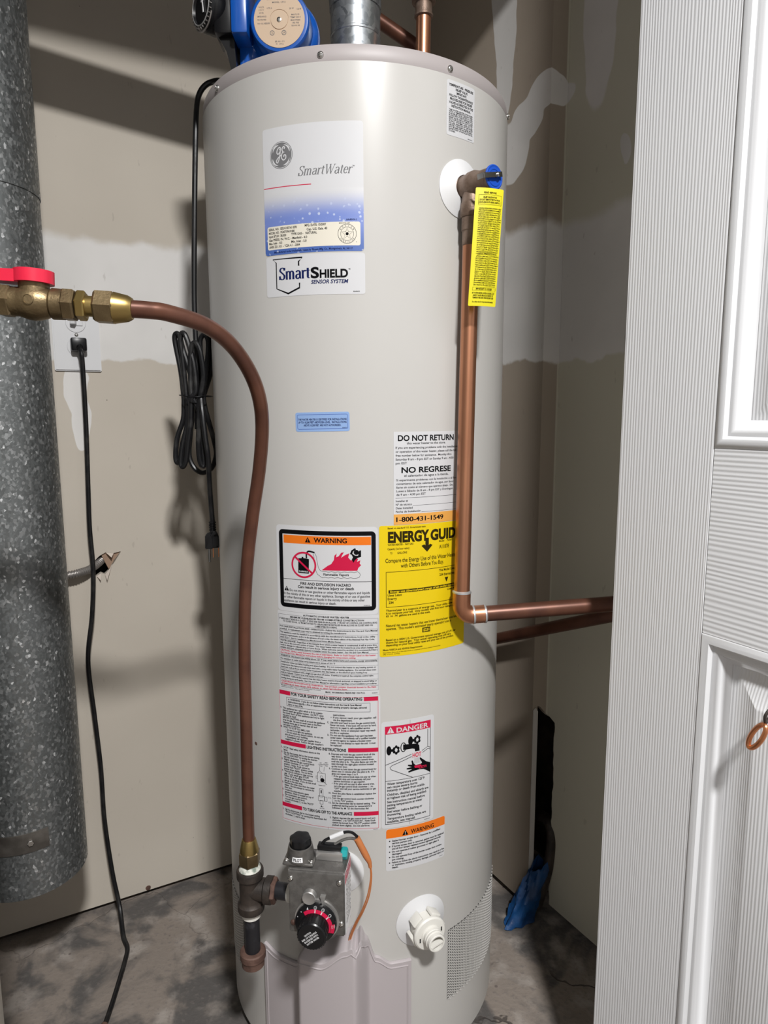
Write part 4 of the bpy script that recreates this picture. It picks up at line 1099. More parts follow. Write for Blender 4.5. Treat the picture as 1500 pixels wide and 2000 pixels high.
for a, b in ((S0 + 0.006, -0.091), (0.020, S1 - 0.006)):      # moulded bead inside the rim
    bm = B()
    pts = [CY(a + (b - a) * i / 24, cover_top(a + (b - a) * i / 24) - 0.008, cover_off(a + (b - a) * i / 24) + 0.0002) for i in range(25)]
    e = b if a > 0 else a
    tail = [CY(e, cover_top(e) - 0.008 - 0.012 * k, cover_off(e) + 0.0002) for k in range(1, 13)]
    tube(bm, (tail[::-1] + pts) if a < 0 else (pts + tail), 0.0011, 6)
    part('moulded_bead', bm, M['cover'], cover)
bm = B()
pts = [CY(s, cover_top(s) - 0.009, cover_off(s) + 0.0002) for s in [-0.086 + 0.106 * i / 40 for i in range(41)]]
tube(bm, pts, 0.0011, 6); part('moulded_bead', bm, M['cover'], cover)
bm = B(); lathe(bm, CY(0.046, 0.062, 0.0046), FR(0.046 / R)[0], [(0.0028, 0), (0.001, 0.0005)], 8); part('scuff_mark', bm, M['hole'], cover)
bm = B(); lathe(bm, CY(-0.1663, 0.521, 0.0), FR(-0.1663 / R)[0], [(0.003, 0), (0.001, 0.0006)], 7); part('paint_chip', bm, M['rust'], heater)

# ---- fittings through the jacket: white escutcheons
def escutcheon(th, z, r, ri, name='escutcheon', tt=0.0):
    o, t = FR(th)
    bm = B()
    n = 56
    def P(a, rr, off):
        s = th * R + tt + rr * math.cos(a); zz = z + rr * math.sin(a)
        return CY(s, zz, off)
    prof = [(r, 0.0001), (r, 0.0012), (r - 0.002, 0.0020), (ri + 0.010, 0.0046), (ri + 0.003, 0.0080), (ri, 0.0086), (ri - 0.001, 0.0040)]
    rr = [[P(2 * math.pi * i / n, a, b) for i in range(n)] for a, b in prof]
    rings(bm, rr, False, False)
    bmesh.ops.recalc_face_normals(bm, faces=bm.faces)
    return part(name, bm, M['white_plastic'], heater, label='round white plastic escutcheon')
escutcheon(0.657, 1.3025, 0.037, 0.016, tt=0.003)
escutcheon(0.428, 0.2575, 0.0405, 0.021, tt=-0.002)
escutcheon(-0.105, 0.352, 0.034, 0.016)

# ---- plastic drain valve
o, t = FR(0.428); c0 = o * R + t * -0.003 + UP * 0.2575
dv = part('drain_valve', (lambda b: (lathe(b, c0 + o * 0.002, o, [(0.0175, 0), (0.0175, 0.006), (0.016, 0.0065), (0.016, 0.030)], 32), b)[1])(B()), M['ivory_plastic'], heater, label='ivory plastic drain valve')
bm = B()
lathe(bm, c0 + o * 0.008, o, [(0.0205, 0), (0.0215, 0.001), (0.0215, 0.016), (0.0235, 0.0168), (0.0255, 0.0185), (0.0255, 0.0215), (0.0235, 0.0235), (0.015, 0.0240)], 48)
part('collar', bm, M['ivory_plastic'], dv)
for k in range(5):
    a = math.radians(60 + 72 * k)
    d = t * math.cos(a) + UP * math.sin(a)
    bm = B(); box(bm, c0 + o * 0.0165 + d * 0.0245, (0.0055, 0.017, 0.0165), (d, o.cross(d), o), 0.0012); part('grip_lug', bm, M['ivory_plastic'], dv)
bm = B()
lathe(bm, c0 + o * 0.031, o, [(0.0150, 0), (0.0150, 0.002), (0.0130, 0.003), (0.0130, 0.006), (0.0142, 0.0068), (0.0142, 0.0086), (0.0130, 0.0094), (0.0142, 0.0112), (0.0142, 0.013), (0.0130, 0.0138), (0.0130, 0.0195), (0.0122, 0.0202), (0.0104, 0.0202), (0.0100, 0.004), (0.002, 0.003)], 36)
part('hose_thread', bm, M['ivory_plastic'], dv)
bm = B(); box(bm, c0 + o * 0.044 + UP * -0.0035 + t * 0.001, (0.0195, 0.012, 0.0022), ((t * .96 + UP * .28).normalized(), o, (UP * .96 - t * .28).normalized())); part('stopper', bm, M['ivory_plastic'], dv)
for sx in (-1, 1):
    bm = B(); box(bm, c0 + o * 0.0322 + t * (0.0175 * sx) + UP * (0.004 * sx), (0.0018, 0.0006, 0.0062), (t, o, UP)); part('slot', bm, M['hole'], dv)

# ------------------------------------------------------------------ gas control valve
TH = -0.13
go, gt = FR(TH)
def G(t_, dd, z): return go * (R + dd) + gt * t_ + UP * z
gas = thing('gas_control_valve', G(0, 0.08, 0.335), 'grey cast aluminium gas control box with a black dial and knob', 'gas valve')
ax = (gt, -go, UP)
bm = B()
prof = [(0.056, 0.3275), (0.1005, 0.3330), (0.1005, 0.4190), (0.0985, 0.4228), (0.090, 0.4250), (0.056, 0.4250)]
prism(bm, [(a, b) for a, b in prof], G(-0.0435, -R, 0) + go * R, go, UP, gt, 0.0745)
bmesh.ops.bevel(bm, geom=[e for e in bm.edges if e.calc_face_angle(0) > 0.6], offset=0.0016, segments=2, affect='EDGES')
housing = part('housing', bm, M['cast_al'], gas)
bm = B(); lathe(bm, G(-0.010, 0.0, 0.352), go, [(0.014, 0), (0.014, 0.058)], 28); part('thermowell_stem', bm, M['cast_al'], gas)
bm = B(); box(bm, G(-0.006, 0.1012, 0.3775), (0.0745, 0.0012, 0.0005), (gt, go, UP)); 
bm.free()
for tx, z in ((-0.0400, 0.4115), (0.0245, 0.4105), (-0.0375, 0.3480), (0.0262, 0.3520)):
    c = G(tx, 0.1005, z)
    screw(gas, c, go, 0.0038, 'steel_screw' if (tx, z) != (-0.0375, 0.3480) else 'rust')
bm = B(); lathe(bm, G(-0.0145, 0.1005, 0.3895), go, [(0.0092, 0), (0.0092, 0.007), (0.0084, 0.0078), (0.0078, 0.0076), (0.0, 0.0074)], 28, close1=False); part('pressure_cap', bm, M['cast_al_light'], gas)
bm = B(); lathe(bm, G(-0.0055, 0.1005, 0.3560), go, [(0.0295, 0), (0.0295, 0.003)], 48); part('dial_seat', bm, M['cast_al_light'], gas)
bm = B(); prism(bm, [(-.0035, .006), (.0035, .006), (0.0008, -.006), (-.0008, -.006)], G(0.0035, 0.1005, 0.3860), gt, UP, go, 0.0055); part('dial_pointer', bm, M['cast_al_light'], gas)
DC = G(-0.0062, 0.1035, 0.3545)
bm = B(); lathe(bm, DC, go, [(0.0275, 0), (0.0275, 0.004), (0.0265, 0.006), (0.021, 0.0085), (0.0185, 0.009), (0.0185, 0.026), (0.0172, 0.0275), (0.0, 0.0279)], 56, close1=False)
dial = part('temperature_dial', bm, M['black_plastic'], gas, label='black temperature dial with a red arc')
for k in range(30):
    a = 2 * math.pi * k / 30
    d = gt * math.cos(a) + UP * math.sin(a)
    bm = B(); box(bm, DC + go * 0.018 + d * 0.0186, (0.0012, 0.0018, 0.0155), (d, go.cross(d), go)); part('grip_rib', bm, M['black_plastic'], dial)
def dial_map(x, y, off):    # mm, centred on the dial; follows its sloped rim
    r = math.hypot(x, y) / 1000
    h = 0.0085 - (r - 0.021) / 0.0055 * 0.0025 if r > 0.0208 else 0.009
    if r < 0.0175: h = 0.0277
    return DC + gt * (x / 1000) - UP * (y / 1000) + go * (h + off + 0.0002)
class Flat(Sheet):
    def __init__(s, mapf, obj, step=None): s.map, s.inks, s.step, s.thick, s.obj = mapf, {}, step, 0.0, obj
F = Flat(dial_map, dial)
def pol(r, deg): return (r * math.sin(math.radians(deg)), -r * math.cos(math.radians(deg)))
a0, a1, n = -40, 112, 30
for i in range(n):
    p, q = a0 + (a1 - a0) * i / n, a0 + (a1 - a0) * (i + 1) / n
    wi = 23.2 if p < 78 else 26.0
    F.poly('red', [pol(19.0, p), pol(wi, p), pol(wi, q), pol(19.0, q)], 1)
for a in (2, 26, 52):
    F.line('white', [pol(19.3, a), pol(22.6, a)], 1.3, 2); c = pol(25.0, a); F.ring('white', c[0], c[1], 1.7, 0.45, 2, 20)
    F.text('white', {2: 'A', 26: 'B', 52: 'C'}[a], c[0], c[1] + 0.8, 1.6, al='c', rot=math.radians(a), layer=2)
c = pol(25.0, -22); F.poly('white', [(c[0] - 1.3, c[1] + 1.3), (c[0] + 1.3, c[1] + 1.3), (c[0], c[1] - 1.6)], 2)
for a in (-46, -66): c = pol(25, a); F.disc('white', c[0], c[1], 0.7, layer=2, n=8)
c = pol(23.4, 90); F.text('white', 'VERY', c[0] + 1.2, c[1] - 0.4, 1.7, al='c', rot=math.radians(90), layer=2); F.text('white', 'HOT', c[0] - 1.6, c[1] - 0.2, 1.7, al='c', rot=math.radians(90), layer=2)
for i, (tx, w) in enumerate((('CAUTION', 11), ('RISK OF SCALDING', 24), ('INCREASES WITH', 22), ('HOTTER WATER', 20))):
    F.text('silver', tx, -0.6 + (i - 1.5) * 3.7 * 0.63, 1.4 + (i - 1.5) * 3.7 * 0.77, 2.5, w, 'c', bold=0.02, rot=math.radians(-39), layer=2)
F.done()
# on/off knob turret
KC = G(-0.0315, 0.0790, 0.4245)
bm = B(); prism(bm, [(-.0205, -.017), (.0205, -.017), (.0205, .017), (-.0205, .017)], KC, gt, go, UP, 0.0045)
bmesh.ops.bevel(bm, geom=list(bm.edges), offset=0.0012, segments=1, affect='EDGES')
turret = part('knob_turret', bm, M['cast_al'], gas)
bm = B(); lathe(bm, KC + UP * 0.0045, UP, [(0.0190, 0), (0.0182, 0.004), (0.0165, 0.013), (0.0158, 0.0165), (0.0145, 0.0170), (0.0135, 0.010)], 40, close1=False); part('turret_collar', bm, M['cast_al'], turret)
for sx in (-1, 1): screw(turret, KC + gt * (0.0165 * sx) + go * 0.0115 + UP * 0.0045, UP, 0.0032)
bm = B()
nk = 72
prof = [(0.0128, 0.004), (0.0128, 0.016), (0.0134, 0.0175), (0.0138, 0.0290), (0.0132, 0.0312), (0.0105, 0.0322), (0.0, 0.0318)]
rings(bm, [[KC + UP * h + (gt * math.cos(2 * math.pi * i / nk) + go * math.sin(2 * math.pi * i / nk)) * (r * (1 + (0.055 * math.cos(12 * math.pi * i / nk) if h > 0.0165 and r > 0.009 else 0))) for i in range(nk)] for r, h in prof], True, False)
part('control_knob', bm, M['black_plastic'], gas, label='black fluted on and off knob')
def pilot_map(x, y, off):
    a = TH + x / 1000 / 0.0176
    h = 0.0175 - y / 1000
    r = 0.0182 - (h - 0.0085) * (0.0017 / 0.009) if h > 0.0085 else 0.0190 - (h - 0.0045) * 0.2
    return KC + V((math.sin(a), -math.cos(a), 0)) * (r + off + 0.0004) + UP * h
F = Flat(pilot_map, turret, 2.0)
F.poly('silver', [(-6.6, 4.2), (6.6, 4.2), (6.9, 10.4), (-6.9, 10.4)], 1)
F.text('black', 'PILOT', 0, 9.4, 4.0, 10.2, 'c', bold=0.02)
F.done()
# terminal block, igniter lead and thermopile wire
bm = B(); box(bm, G(0.0070, 0.072, 0.4305), (0.036, 0.016, 0.011), ax, 0.001); blk = part('terminal_block', bm, M['cast_al_light'], gas)
bm = B(); box(bm, G(0.0060, 0.070, 0.4385), (0.032, 0.011, 0.0075), ax, 0.001); part('spark_button', bm, M['black_plastic'], gas)
bm = B(); hexnut(bm, G(0.0220, 0.072, 0.4325), G(0.0305, 0.072, 0.4325), 0.0135); part('teal_cap', bm, M['teal'], gas)
bm = B(); tube(bm, catmull([G(-0.006, 0.070, 0.4385), G(-0.002, 0.068, 0.4450), G(0.006, 0.066, 0.4490), G(0.024, 0.062, 0.4555), G(0.034, 0.060, 0.4550), G(0.0415, 0.058, 0.4480)], 6), 0.0019, 8); part('black_lead', bm, M['black_plastic'], gas)
bm = B(); tube(bm, [G(0.006, 0.066, 0.4487), G(0.015, 0.064, 0.4522), G(0.0235, 0.062, 0.4552)], 0.0031, 10); part('white_sleeve', bm, M['white_plastic'], gas)
bm = B(); tube(bm, catmull([G(0.012, 0.069, 0.4415), G(0.022, 0.064, 0.4455), G(0.032, 0.060, 0.4465), G(0.040, 0.058, 0.4440)], 6), 0.0019, 8); part('grey_lead', bm, M['cast_al'], gas)
bm = B(); tube(bm, catmull([G(0.0405, 0.058, 0.4460), G(0.046, 0.056, 0.4330), G(0.052, 0.053, 0.4180), G(0.056, 0.051, 0.4080), G(0.0575, 0.050, 0.3990)], 6), [0.0046 - 0.0020 * sstep(i, 10, 24) for i in range(25)], 12); part('orange_boot', bm, M['orange_boot'], gas)
for dx_ in (0.0, 0.0022):
    bm = B(); tube(bm, catmull([G(0.0572 + dx_ * .4, 0.050, 0.4005), G(0.0575 + dx_ * .6, 0.048, 0.382), G(0.0525 + dx_, 0.044, 0.352), G(0.043 + dx_, 0.038, 0.322), G(0.033 + dx_, 0.032, 0.298), G(0.024 + dx_, 0.026, 0.272), G(0.016 + dx_, 0.020, 0.240)], 8), 0.0010, 6); part('thermopile_wire', bm, M['orange_boot'], gas)
# white printed plate on the right flank of the housing
FP = G(0.0312, 0.058, 0.4215)
def flank_map(x, y, off): return FP + go * (x / 1000) - UP * (y / 1000) + gt * (off + 0.0002)
P_ = Sheet('flank_label', flank_map, 40, 88, 'ink_silver', 1.5, 'white printed plate on the flank', gas, 0.0003, None)
P_.poly('red', [(1, 1), (39, 1), (39, 17), (1, 17)], 1)
P_.text('white', 'DANGER', 20, 8, 5, 30, 'c', layer=2, bold=.02); P_.text('white', 'WARNING', 20, 15, 4, 30, 'c', layer=2, bold=.02)
for i in range(9): P_.text('black', ('GAS CONTROL', 'NATURAL GAS', '1/2 PSI MAX', 'INLET 14 W.C.', 'DO NOT FORCE', 'OR USE TOOLS', 'ANSI Z21.20', '4.0 W.C.', 'PRESSURE')[i], 3, 24 + i * 6.6, 3.4, 30, bold=.01)
P_.done()
bm = B(); box(bm, G(-0.049, 0.052, 0.4075), (0.016, 0.0006, 0.024), ax); part('wire_tag', bm, M['white_plastic'], gas)

# ------------------------------------------------------------------ gas pipe tee and drip leg
tee = thing('gas_tee', G(-0.108, 0.062, 0.240), 'dark iron pipe tee with a capped drip leg beside the gas control', 'pipe fitting')
TX, TD = -0.1085, 0.062
def lz(name, m, prof, seg=28, parent=tee):
    bm = B(); lathe(bm, G(TX, TD, 0), UP, prof, seg); return part(name, bm, M[m], parent)
tb = lz('tee_body', 'iron', [(0.0150, .328), (0.0178, .329), (0.0185, .332), (0.0185, .340), (0.0160, .343), (0.0152, .346), (0.0152, .374), (0.0160, .377), (0.0185, .380), (0.0185, .389), (0.0175, .391), (0.0130, .3915)])
bm = B(); lathe(bm, G(TX, TD, 0.3605), gt, [(0.0146, 0.0), (0.0150, 0.020), (0.0182, 0.022), (0.0182, 0.031), (0.0130, 0.0325)], 28); part('tee_outlet', bm, M['iron'], tee)
bm = B(); hexnut(bm, G(TX + 0.028, TD, 0.3605), G(TX + 0.037, TD, 0.3605), 0.030); part('bushing', bm, M['rust'], tee)
bm = B(); cyl(bm, G(TX + 0.036, TD, 0.3615), G(TX + 0.054, TD + 0.002, 0.3615), 0.0112); part('nipple', bm, M['black_pipe'], tee)
bm = B(); cyl(bm, G(TX + 0.053, TD + 0.002, 0.3615), G(-0.0425, TD + 0.003, 0.3615), 0.0125, bev=0.002); part('thread_sealant', bm, M['ivory_plastic'], tee)
lz('thread_sealant', 'dope', [(0.0125, .3905), (0.0150, .3912), (0.0135, .3955), (0.0115, .398)])
lz('thread_sealant', 'ivory_plastic', [(0.0110, .318), (0.0128, .319), (0.0128, .326), (0.0140, .3285)])
lz('drip_leg', 'black_pipe', [(0.0107, .262), (0.0107, .322)])
lz('drip_cap', 'rust', [(0.0, .240), (0.0120, .2405), (0.0158, .2440), (0.0158, .2535), (0.0162, .2545), (0.0178, .2555), (0.0178, .2645), (0.0165, .2660), (0.0120, .2662)])

# ------------------------------------------------------------------ copper gas line with brass flare nuts
end = G(TX, TD, 0.434)
route = [(-0.1925, -0.490, 1.1056), (-0.176, -0.4805, 1.1056), (-0.1611, -0.470, 1.1043), (-0.1355, -0.440, 1.0972), (-0.1175, -0.410, 1.0818), (-0.1046, -0.380, 1.0560), (-0.0981, -0.360, 1.0263), (-0.0998, -0.340, 0.9917), (-0.1085, -0.320, 0.9425), (-0.1212, -0.305, 0.8845), (-0.1315, -0.295, 0.8243), (-0.138, -0.290, 0.7562), (-0.1414, -0.285, 0.6857), (-0.1428, -0.282, 0.6128), (-0.1445, -0.279, 0.5374), (end.x, end.y, 0.46), (end.x, end.y, 0.425)]
gl = thing('gas_line', (end.x, end.y, 0.40), 'brown copper gas tube curving from the brass shutoff valve to the gas tee', 'gas pipe')
bm = B(); tube(bm, catmull(route, 8), 0.0080, 16); part('copper_tube', bm, M['copper_old'], gl)
bm = B(); hexnut(bm, G(TX, TD, .398), G(TX, TD, .418), 0.0255); part('flare_nut', bm, M['brass'], gl)
bm = B(); lathe(bm, G(TX, TD, 0), UP, [(0.0130, .417), (0.0128, .421), (0.0098, .434), (0.0090, .4355), (0.0078, .4355)], 24); part('nut_shank', bm, M['brass_bright'], gl)
# brass shutoff valve
VA = V((-0.1925, -0.490, 1.1056)); VB = V((-0.2950, -0.5035, 1.1107))
vd = (VB - VA).normalized()
def VP(d, up=0.0, side=0.0):
    z_ = (UP - vd * vd.dot(UP)).normalized(); y_ = vd.cross(z_)
    return VA + vd * d + z_ * up + y_ * side
vz = (UP - vd * vd.dot(UP)).normalized(); vy = vd.cross(vz)
bm = B(); lathe(bm, VP(-0.0005), vd, [(0.0085, -0.004), (0.0095, -0.004), (0.0118, 0.0), (0.0140, 0.011), (0.0142, 0.012)], 24); part('nut_shank', bm, M['brass_bright'], gl)
bm = B(); hexnut(bm, VP(0.010), VP(0.0285), 0.0268, 0.002); part('flare_nut', bm, M['brass'], gl)
vl = thing('gas_shutoff_valve', VP(0.075, -0.02), 'brass gas shutoff valve with a red lever in front of the duct', 'valve')
def vlathe(name, m, prof, seg=28):
    bm = B(); lathe(bm, VA, vd, prof, seg); return part(name, bm, M[m], vl)
vlathe('adapter_thread', 'brass_bright', [(0.0092, 0.027), (0.0092, 0.038)])
bm = B(); hexnut(bm, VP(0.0355), VP(0.0435), 0.0235, 0.0012, 0.2); part('adapter_hex', bm, M['brass_bright'], vl)
bm = B(); hexnut(bm, VP(0.0445), VP(0.0555), 0.0258, 0.0015); part('body_hex', bm, M['brass'], vl)
vlathe('valve_body', 'brass', [(0.0135, 0.0545), (0.0138, 0.0640), (0.0120, 0.0660), (0.0135, 0.0690), (0.0152, 0.0750), (0.0158, 0.0800), (0.0152, 0.0850), (0.0132, 0.0910), (0.0128, 0.0925), (0.0128, 0.0985)], 32)
bm = B(); hexnut(bm, VP(0.0980), VP(0.1085), 0.0258, 0.0015); part('body_hex', bm, M['brass'], vl)
vlathe('pipe_thread', 'brass', [(0.0118, 0.108), (0.0110, 0.1085), (0.0118, 0.1098), (0.0110, 0.1112), (0.0118, 0.1126), (0.0110, 0.114)])
bm = B(); lathe(bm, VP(0.080, 0.004), vz, [(0.0135, 0), (0.0128, 0.010), (0.0130, 0.016), (0.0118, 0.0185), (0.0070, 0.019)], 28); part('stem_neck', bm, M['brass'], vl)
for d in (0.080,): 
    bm = B(); lathe(bm, VP(d, 0.001, 0), -vy if vy.y > 0 else vy, [(0.0047, 0.0146), (0.0047, 0.0162), (0.0038, 0.0164), (0.0036, 0.0158), (0.0, 0.0158)], 18, close1=False); part('cast_mark', bm, M['brass'], vl)
bm = B()
hood = [(0.0168 * math.cos(2 * math.pi * i / 32), 0.0168 * math.sin(2 * math.pi * i / 32)) for i in range(32)]
prism(bm, hood, VP(0.080, 0.0165), vd, vy, vz, 0.0110)
prism(bm, [(0.010, 0.0105), (0.042, 0.0085), (0.042, -0.0085), (0.010, -0.0105)], VP(0.080, 0.0160), vd, vy, vz, 0.0104)
part('red_lever', bm, M['red'], vl, label='red vinyl coated lever')
bm = B()
cyl(bm, VP(0.1125), VP(0.30), 0.0107)
single('gas_supply_pipe', bm, M['iron'], VP(0.1125), 'black iron pipe end feeding the brass shutoff valve', 'gas pipe')

# ------------------------------------------------------------------ relief valve, its tag and discharge pipe
ro, rt_ = FR(0.657)
RO = ro * R + rt_ * 0.003 + UP * 1.3025
def RV(d, t_=0.0, z=0.0): return RO + ro * d + rt_ * t_ + UP * z
rv = thing('relief_valve', RV(0.02, 0, -0.05), 'brown bronze relief valve with a blue cap on the white ring', 'valve')
bm = B(); lathe(bm, RV(0.003), ro, [(0.0155, 0), (0.0155, 0.004), (0.0150, 0.0045), (0.0150, 0.014), (0.0165, 0.018), (0.0165, 0.026), (0.0135, 0.034), (0.0130, 0.052), (0.0140, 0.0525), (0.0140, 0.055)], 36); part('valve_body', bm, M['bronze'], rv)
bm = B(); lathe(bm, RV(0.021, 0, -0.006), -UP, [(0.0125, 0), (0.0130, 0.014), (0.0150, 0.018), (0.0150, 0.032), (0.0140, 0.034)], 32); part('outlet', bm, M['bronze'], rv)
bm = B(); lathe(bm, RV(0.0582), ro, [(0.0150, 0), (0.0150, 0.0015), (0.0136, 0.0022), (0.0130, 0.0018), (0.0112, 0.0018), (0.0108, 0.0024), (0.0090, 0.0024), (0.0086, 0.0018), (0.0, 0.0018)], 40, close1=False); part('blue_cap', bm, M['ink_bluecap'], rv, label='round blue cap with ring pattern')
lev = (rt_ * 0.97 + UP * 0.22).normalized()
bm = B(); box(bm, RV(0.0640, -0.007, 0.0005), (0.034, 0.0014, 0.0062), (lev, ro, lev.cross(ro)), 0.0004, 1); box(bm, RV(0.0595, -0.0240, -0.0035), (0.0016, 0.010, 0.0062), (lev, ro, lev.cross(ro))); part('test_lever', bm, M['steel'], rv, label='polished steel test lever')
bm = B(); lathe(bm, RV(0.0600, 0.002, 0.002), ro, [(0.0030, 0), (0.0030, 0.006), (0.002, 0.007)], 14); part('lever_pin', bm, M['steel'], rv)
# discharge pipe
PX0, PX1 = RV(0.021, 0, 0), V((0.1490, -0.2065, 0.728))
dp = thing('discharge_pipe', V((0.1490, -0.2065, 0.715)), 'bright copper discharge pipe running down the heater to an elbow', 'copper pipe')
d = (PX1 - V((PX0.x, PX0.y, 1.26)))
top = V((PX0.x, PX0.y, 1.262))
bm = B(); lathe(bm, top, d, [(0.0132, 0), (0.0132, 0.016), (0.0120, 0.017), (0.0120, 0.034), (0.0112, 0.035)], 28); part('male_adapter', bm, M['bronze'], dp)
bm = B(); cyl(bm, top + d * 0.045, PX1 - d * 0.030, 0.0111, seg=28); part('vertical_pipe', bm, M['copper_new'], dp)
Z2 = UP
e0 = PX1 - d * 0.052
hd = (V((0.585, -0.178, 0.752)) - PX1).normalized()
bend = []
r_ = 0.017
dn = d.normalized()
for i in range(11):
    a = math.pi / 2 * i / 10
    bend.append(PX1 - dn * r_ + hd * r_ - hd * (r_ * math.cos(a)) + dn * (r_ * math.sin(a)))
bm = B(); tube(bm, [PX1 - dn * 0.034] + bend + [PX1 + hd * 0.034], 0.0127, 24); part('elbow', bm, M['copper_new'], dp)
bm = B(); lathe(bm, PX1 - dn * 0.033, -dn, [(0.0133, 0), (0.0133, 0.002), (0.0112, 0.0035)], 28); part('solder_joint', bm, M['solder'], dp)
bm = B(); lathe(bm, PX1 + hd * 0.0325, hd, [(0.0133, 0), (0.0133, 0.002), (0.0112, 0.0035)], 28); part('solder_joint', bm, M['solder'], dp)
bm = B(); lathe(bm, PX1 + hd * 0.016, hd, [(0.0134, 0), (0.0134, 0.002), (0.0126, 0.003)], 28); part('solder_joint', bm, M['solder'], dp)
bm = B(); cyl(bm, PX1 + hd * 0.030, V((0.585, -0.178, 0.752)), 0.0111, seg=28); part('horizontal_pipe', bm, M['copper_old'], dp)
# second pipe along the side wall
bm = B(); cyl(bm, S(SIDE_A - 0.030, -0.20, 0.484), S(SIDE_A - 0.030, 0.285, 0.694), 0.0111, seg=24)
single('drain_pipe', bm, M['copper_old'], S(SIDE_A - 0.030, -0.20, 0.484), 'dull brown copper pipe sloping along the side wall behind', 'copper pipe')

# yellow instruction tag hanging from the lever
TA = V((0.1560, -0.2400, 1.2870)); tx_ = V((0.960, 0.28, 0)).normalized()
def tag_map(x, y, off):
    bow = 0.0035 * math.sin(y / 138 * math.pi) + 0.0025 * math.sin(x / 37 * math.pi)
    nn = V((tx_.y, -tx_.x, 0))
    return TA + tx_ * (x / 1000) + V((-0.0075 * y / 138, 0, 0)) - UP * (y / 1000) + nn * (bow + off + (0.0002 if off else 0))
T = Sheet('yellow_tag', tag_map, 38, 142, 'ink_tagyellow', 1.5, None, None, 0.00035, 6.0)
tag(T.obj, 'bright yellow paper instruction tag hanging from the relief valve', 'tag')
KY = 'inkyellow'
T.frame_(KY, 4, 8, 31, 12, 0.3)
T.text(KY, 'READ BEFORE', 19, 6.6, 2.2, 17, 'c', bold=.015)
rows = ['RELIEF VALVE NOTICE', 'DO NOT REMOVE THIS TAG FROM', 'VALVE, READ BOTH SIDES CAREFULLY']
for i, tx in enumerate(rows): T.text(KY, tx, 19, 12 + i * 3, 2.0, [18, 27, 29][i], 'c', bold=.015)
words = 'warning temperature pressure relief valve must be installed by a qualified licensed contractor in accordance with local codes discharge line must be the same size as the valve outlet and must not be plugged or reduced in any manner failure to do so may cause property damage serious injury or death inspect the valve once a year lift the lever to test that water flows freely'.split()
wi = 0
y = 25.0
random.seed(3)
while y < 118:
    if 78 < y < 81.5:
        T.text(KY, 'ANNUAL OPERATION OF VALVE', 19, y, 2.1, 26, 'c', bold=.02); y += 2.9; continue
    line = ''
    while len(line) < 34: line += words[wi % len(words)] + ' '; wi += 1
    T.text(KY, line.strip(), 4.6, y, 1.75, 31 - random.random() * 2.0, bold=.014); y += 2.62
T.frame_(KY, 3.6, 119, 32, 4.0, 0.25)
T.text(KY, 'IMPORTANT TO OWNER', 19, 122, 2.0, 22, 'c', bold=.02)
for i, tx in enumerate(('SET WATER HEATER CONTROL PROPERLY AND', 'INSPECT VALVE, REPLACE AS NEEDED OR', 'TEMPERATURE AND PRESSURE MAY RISE')): T.text(KY, tx, 19, 127 + i * 2.9, 1.9, [31, 28, 29][i], 'c', bold=.015)
T.text(KY, 'See other side for important information', 19, 137.6, 1.9, 29, 'c', bold=.015)
T.done()

# ------------------------------------------------------------------ on top of the heater
TOPZ = 1.4605
vt = thing('flue_pipe', (0, 0, TOPZ), 'galvanized steel flue pipe rising from the heater top', 'pipe')
bm = B(); cyl(bm, (0, 0, TOPZ + 0.001), (0, 0, 1.625), 0.0378, seg=48); part('riser', bm, M['galv'], vt)
bm = B(); lathe(bm, (0, 0, 1.575), UP, [(0.0378, 0), (0.0386, 0.001), (0.0386, 0.004), (0.0378, 0.005)], 48); part('crimp_bead', bm, M['galv'], vt)
fd = (-BU + UP * 0.10).normalized()
bend = [V((0, 0, 1.625)) + fd * (0.06 * (1 - math.cos(a))) + UP * (0.06 * math.sin(a)) for a in [math.pi / 2 * i / 8 for i in range(9)]]
bm = B(); tube(bm, [V((0, 0, 1.615))] + bend + [bend[-1] + fd * 0.03], 0.0395, 32); part('elbow', bm, M['galv'], vt)
bm = B(); cyl(bm, bend[-1] + fd * 0.02, bend[-1] + fd * 0.52, 0.0378, seg=40); part('vent_connector', bm, M['galv'], vt)

cw = thing('cold_water_pipe', (0.102, 0.0, TOPZ), 'bright copper water pipe rising behind the flue', 'copper pipe')
bm = B(); cyl(bm, (0.102, 0, TOPZ + 0.001), (0.104, 0.0, 1.612), 0.0111, seg=24); part('riser', bm, M['copper_new'], cw)
bm = B(); lathe(bm, (0.104, 0, 1.606), UP, [(0.0125, 0), (0.0142, 0.001), (0.0142, 0.004), (0.0128, 0.005), (0.0128, 0.020), (0.0180, 0.021), (0.0180, 0.032), (0.011, 0.033)], 28); part('union', bm, M['bronze'], cw)
bm = B(); cyl(bm, (0.104, 0, 1.638), (0.104, 0.0, 2.44), 0.0111, seg=20); part('upper_riser', bm, M['copper_old'], cw)
bm = B(); tube(bm, [(-0.02, 0.102, 1.692), (0.092, 0.100, 1.6185), (0.1005, 0.100, 1.6115), (0.1060, 0.100, 1.602), (0.1080, 0.100, 1.590), (0.1080, 0.100, TOPZ)], 0.0111, 16)
single('bent_copper_pipe', bm, M['copper_old'], (0.108, 0.100, TOPZ), 'brown copper pipe slanting behind the galvanized flue', 'copper pipe')

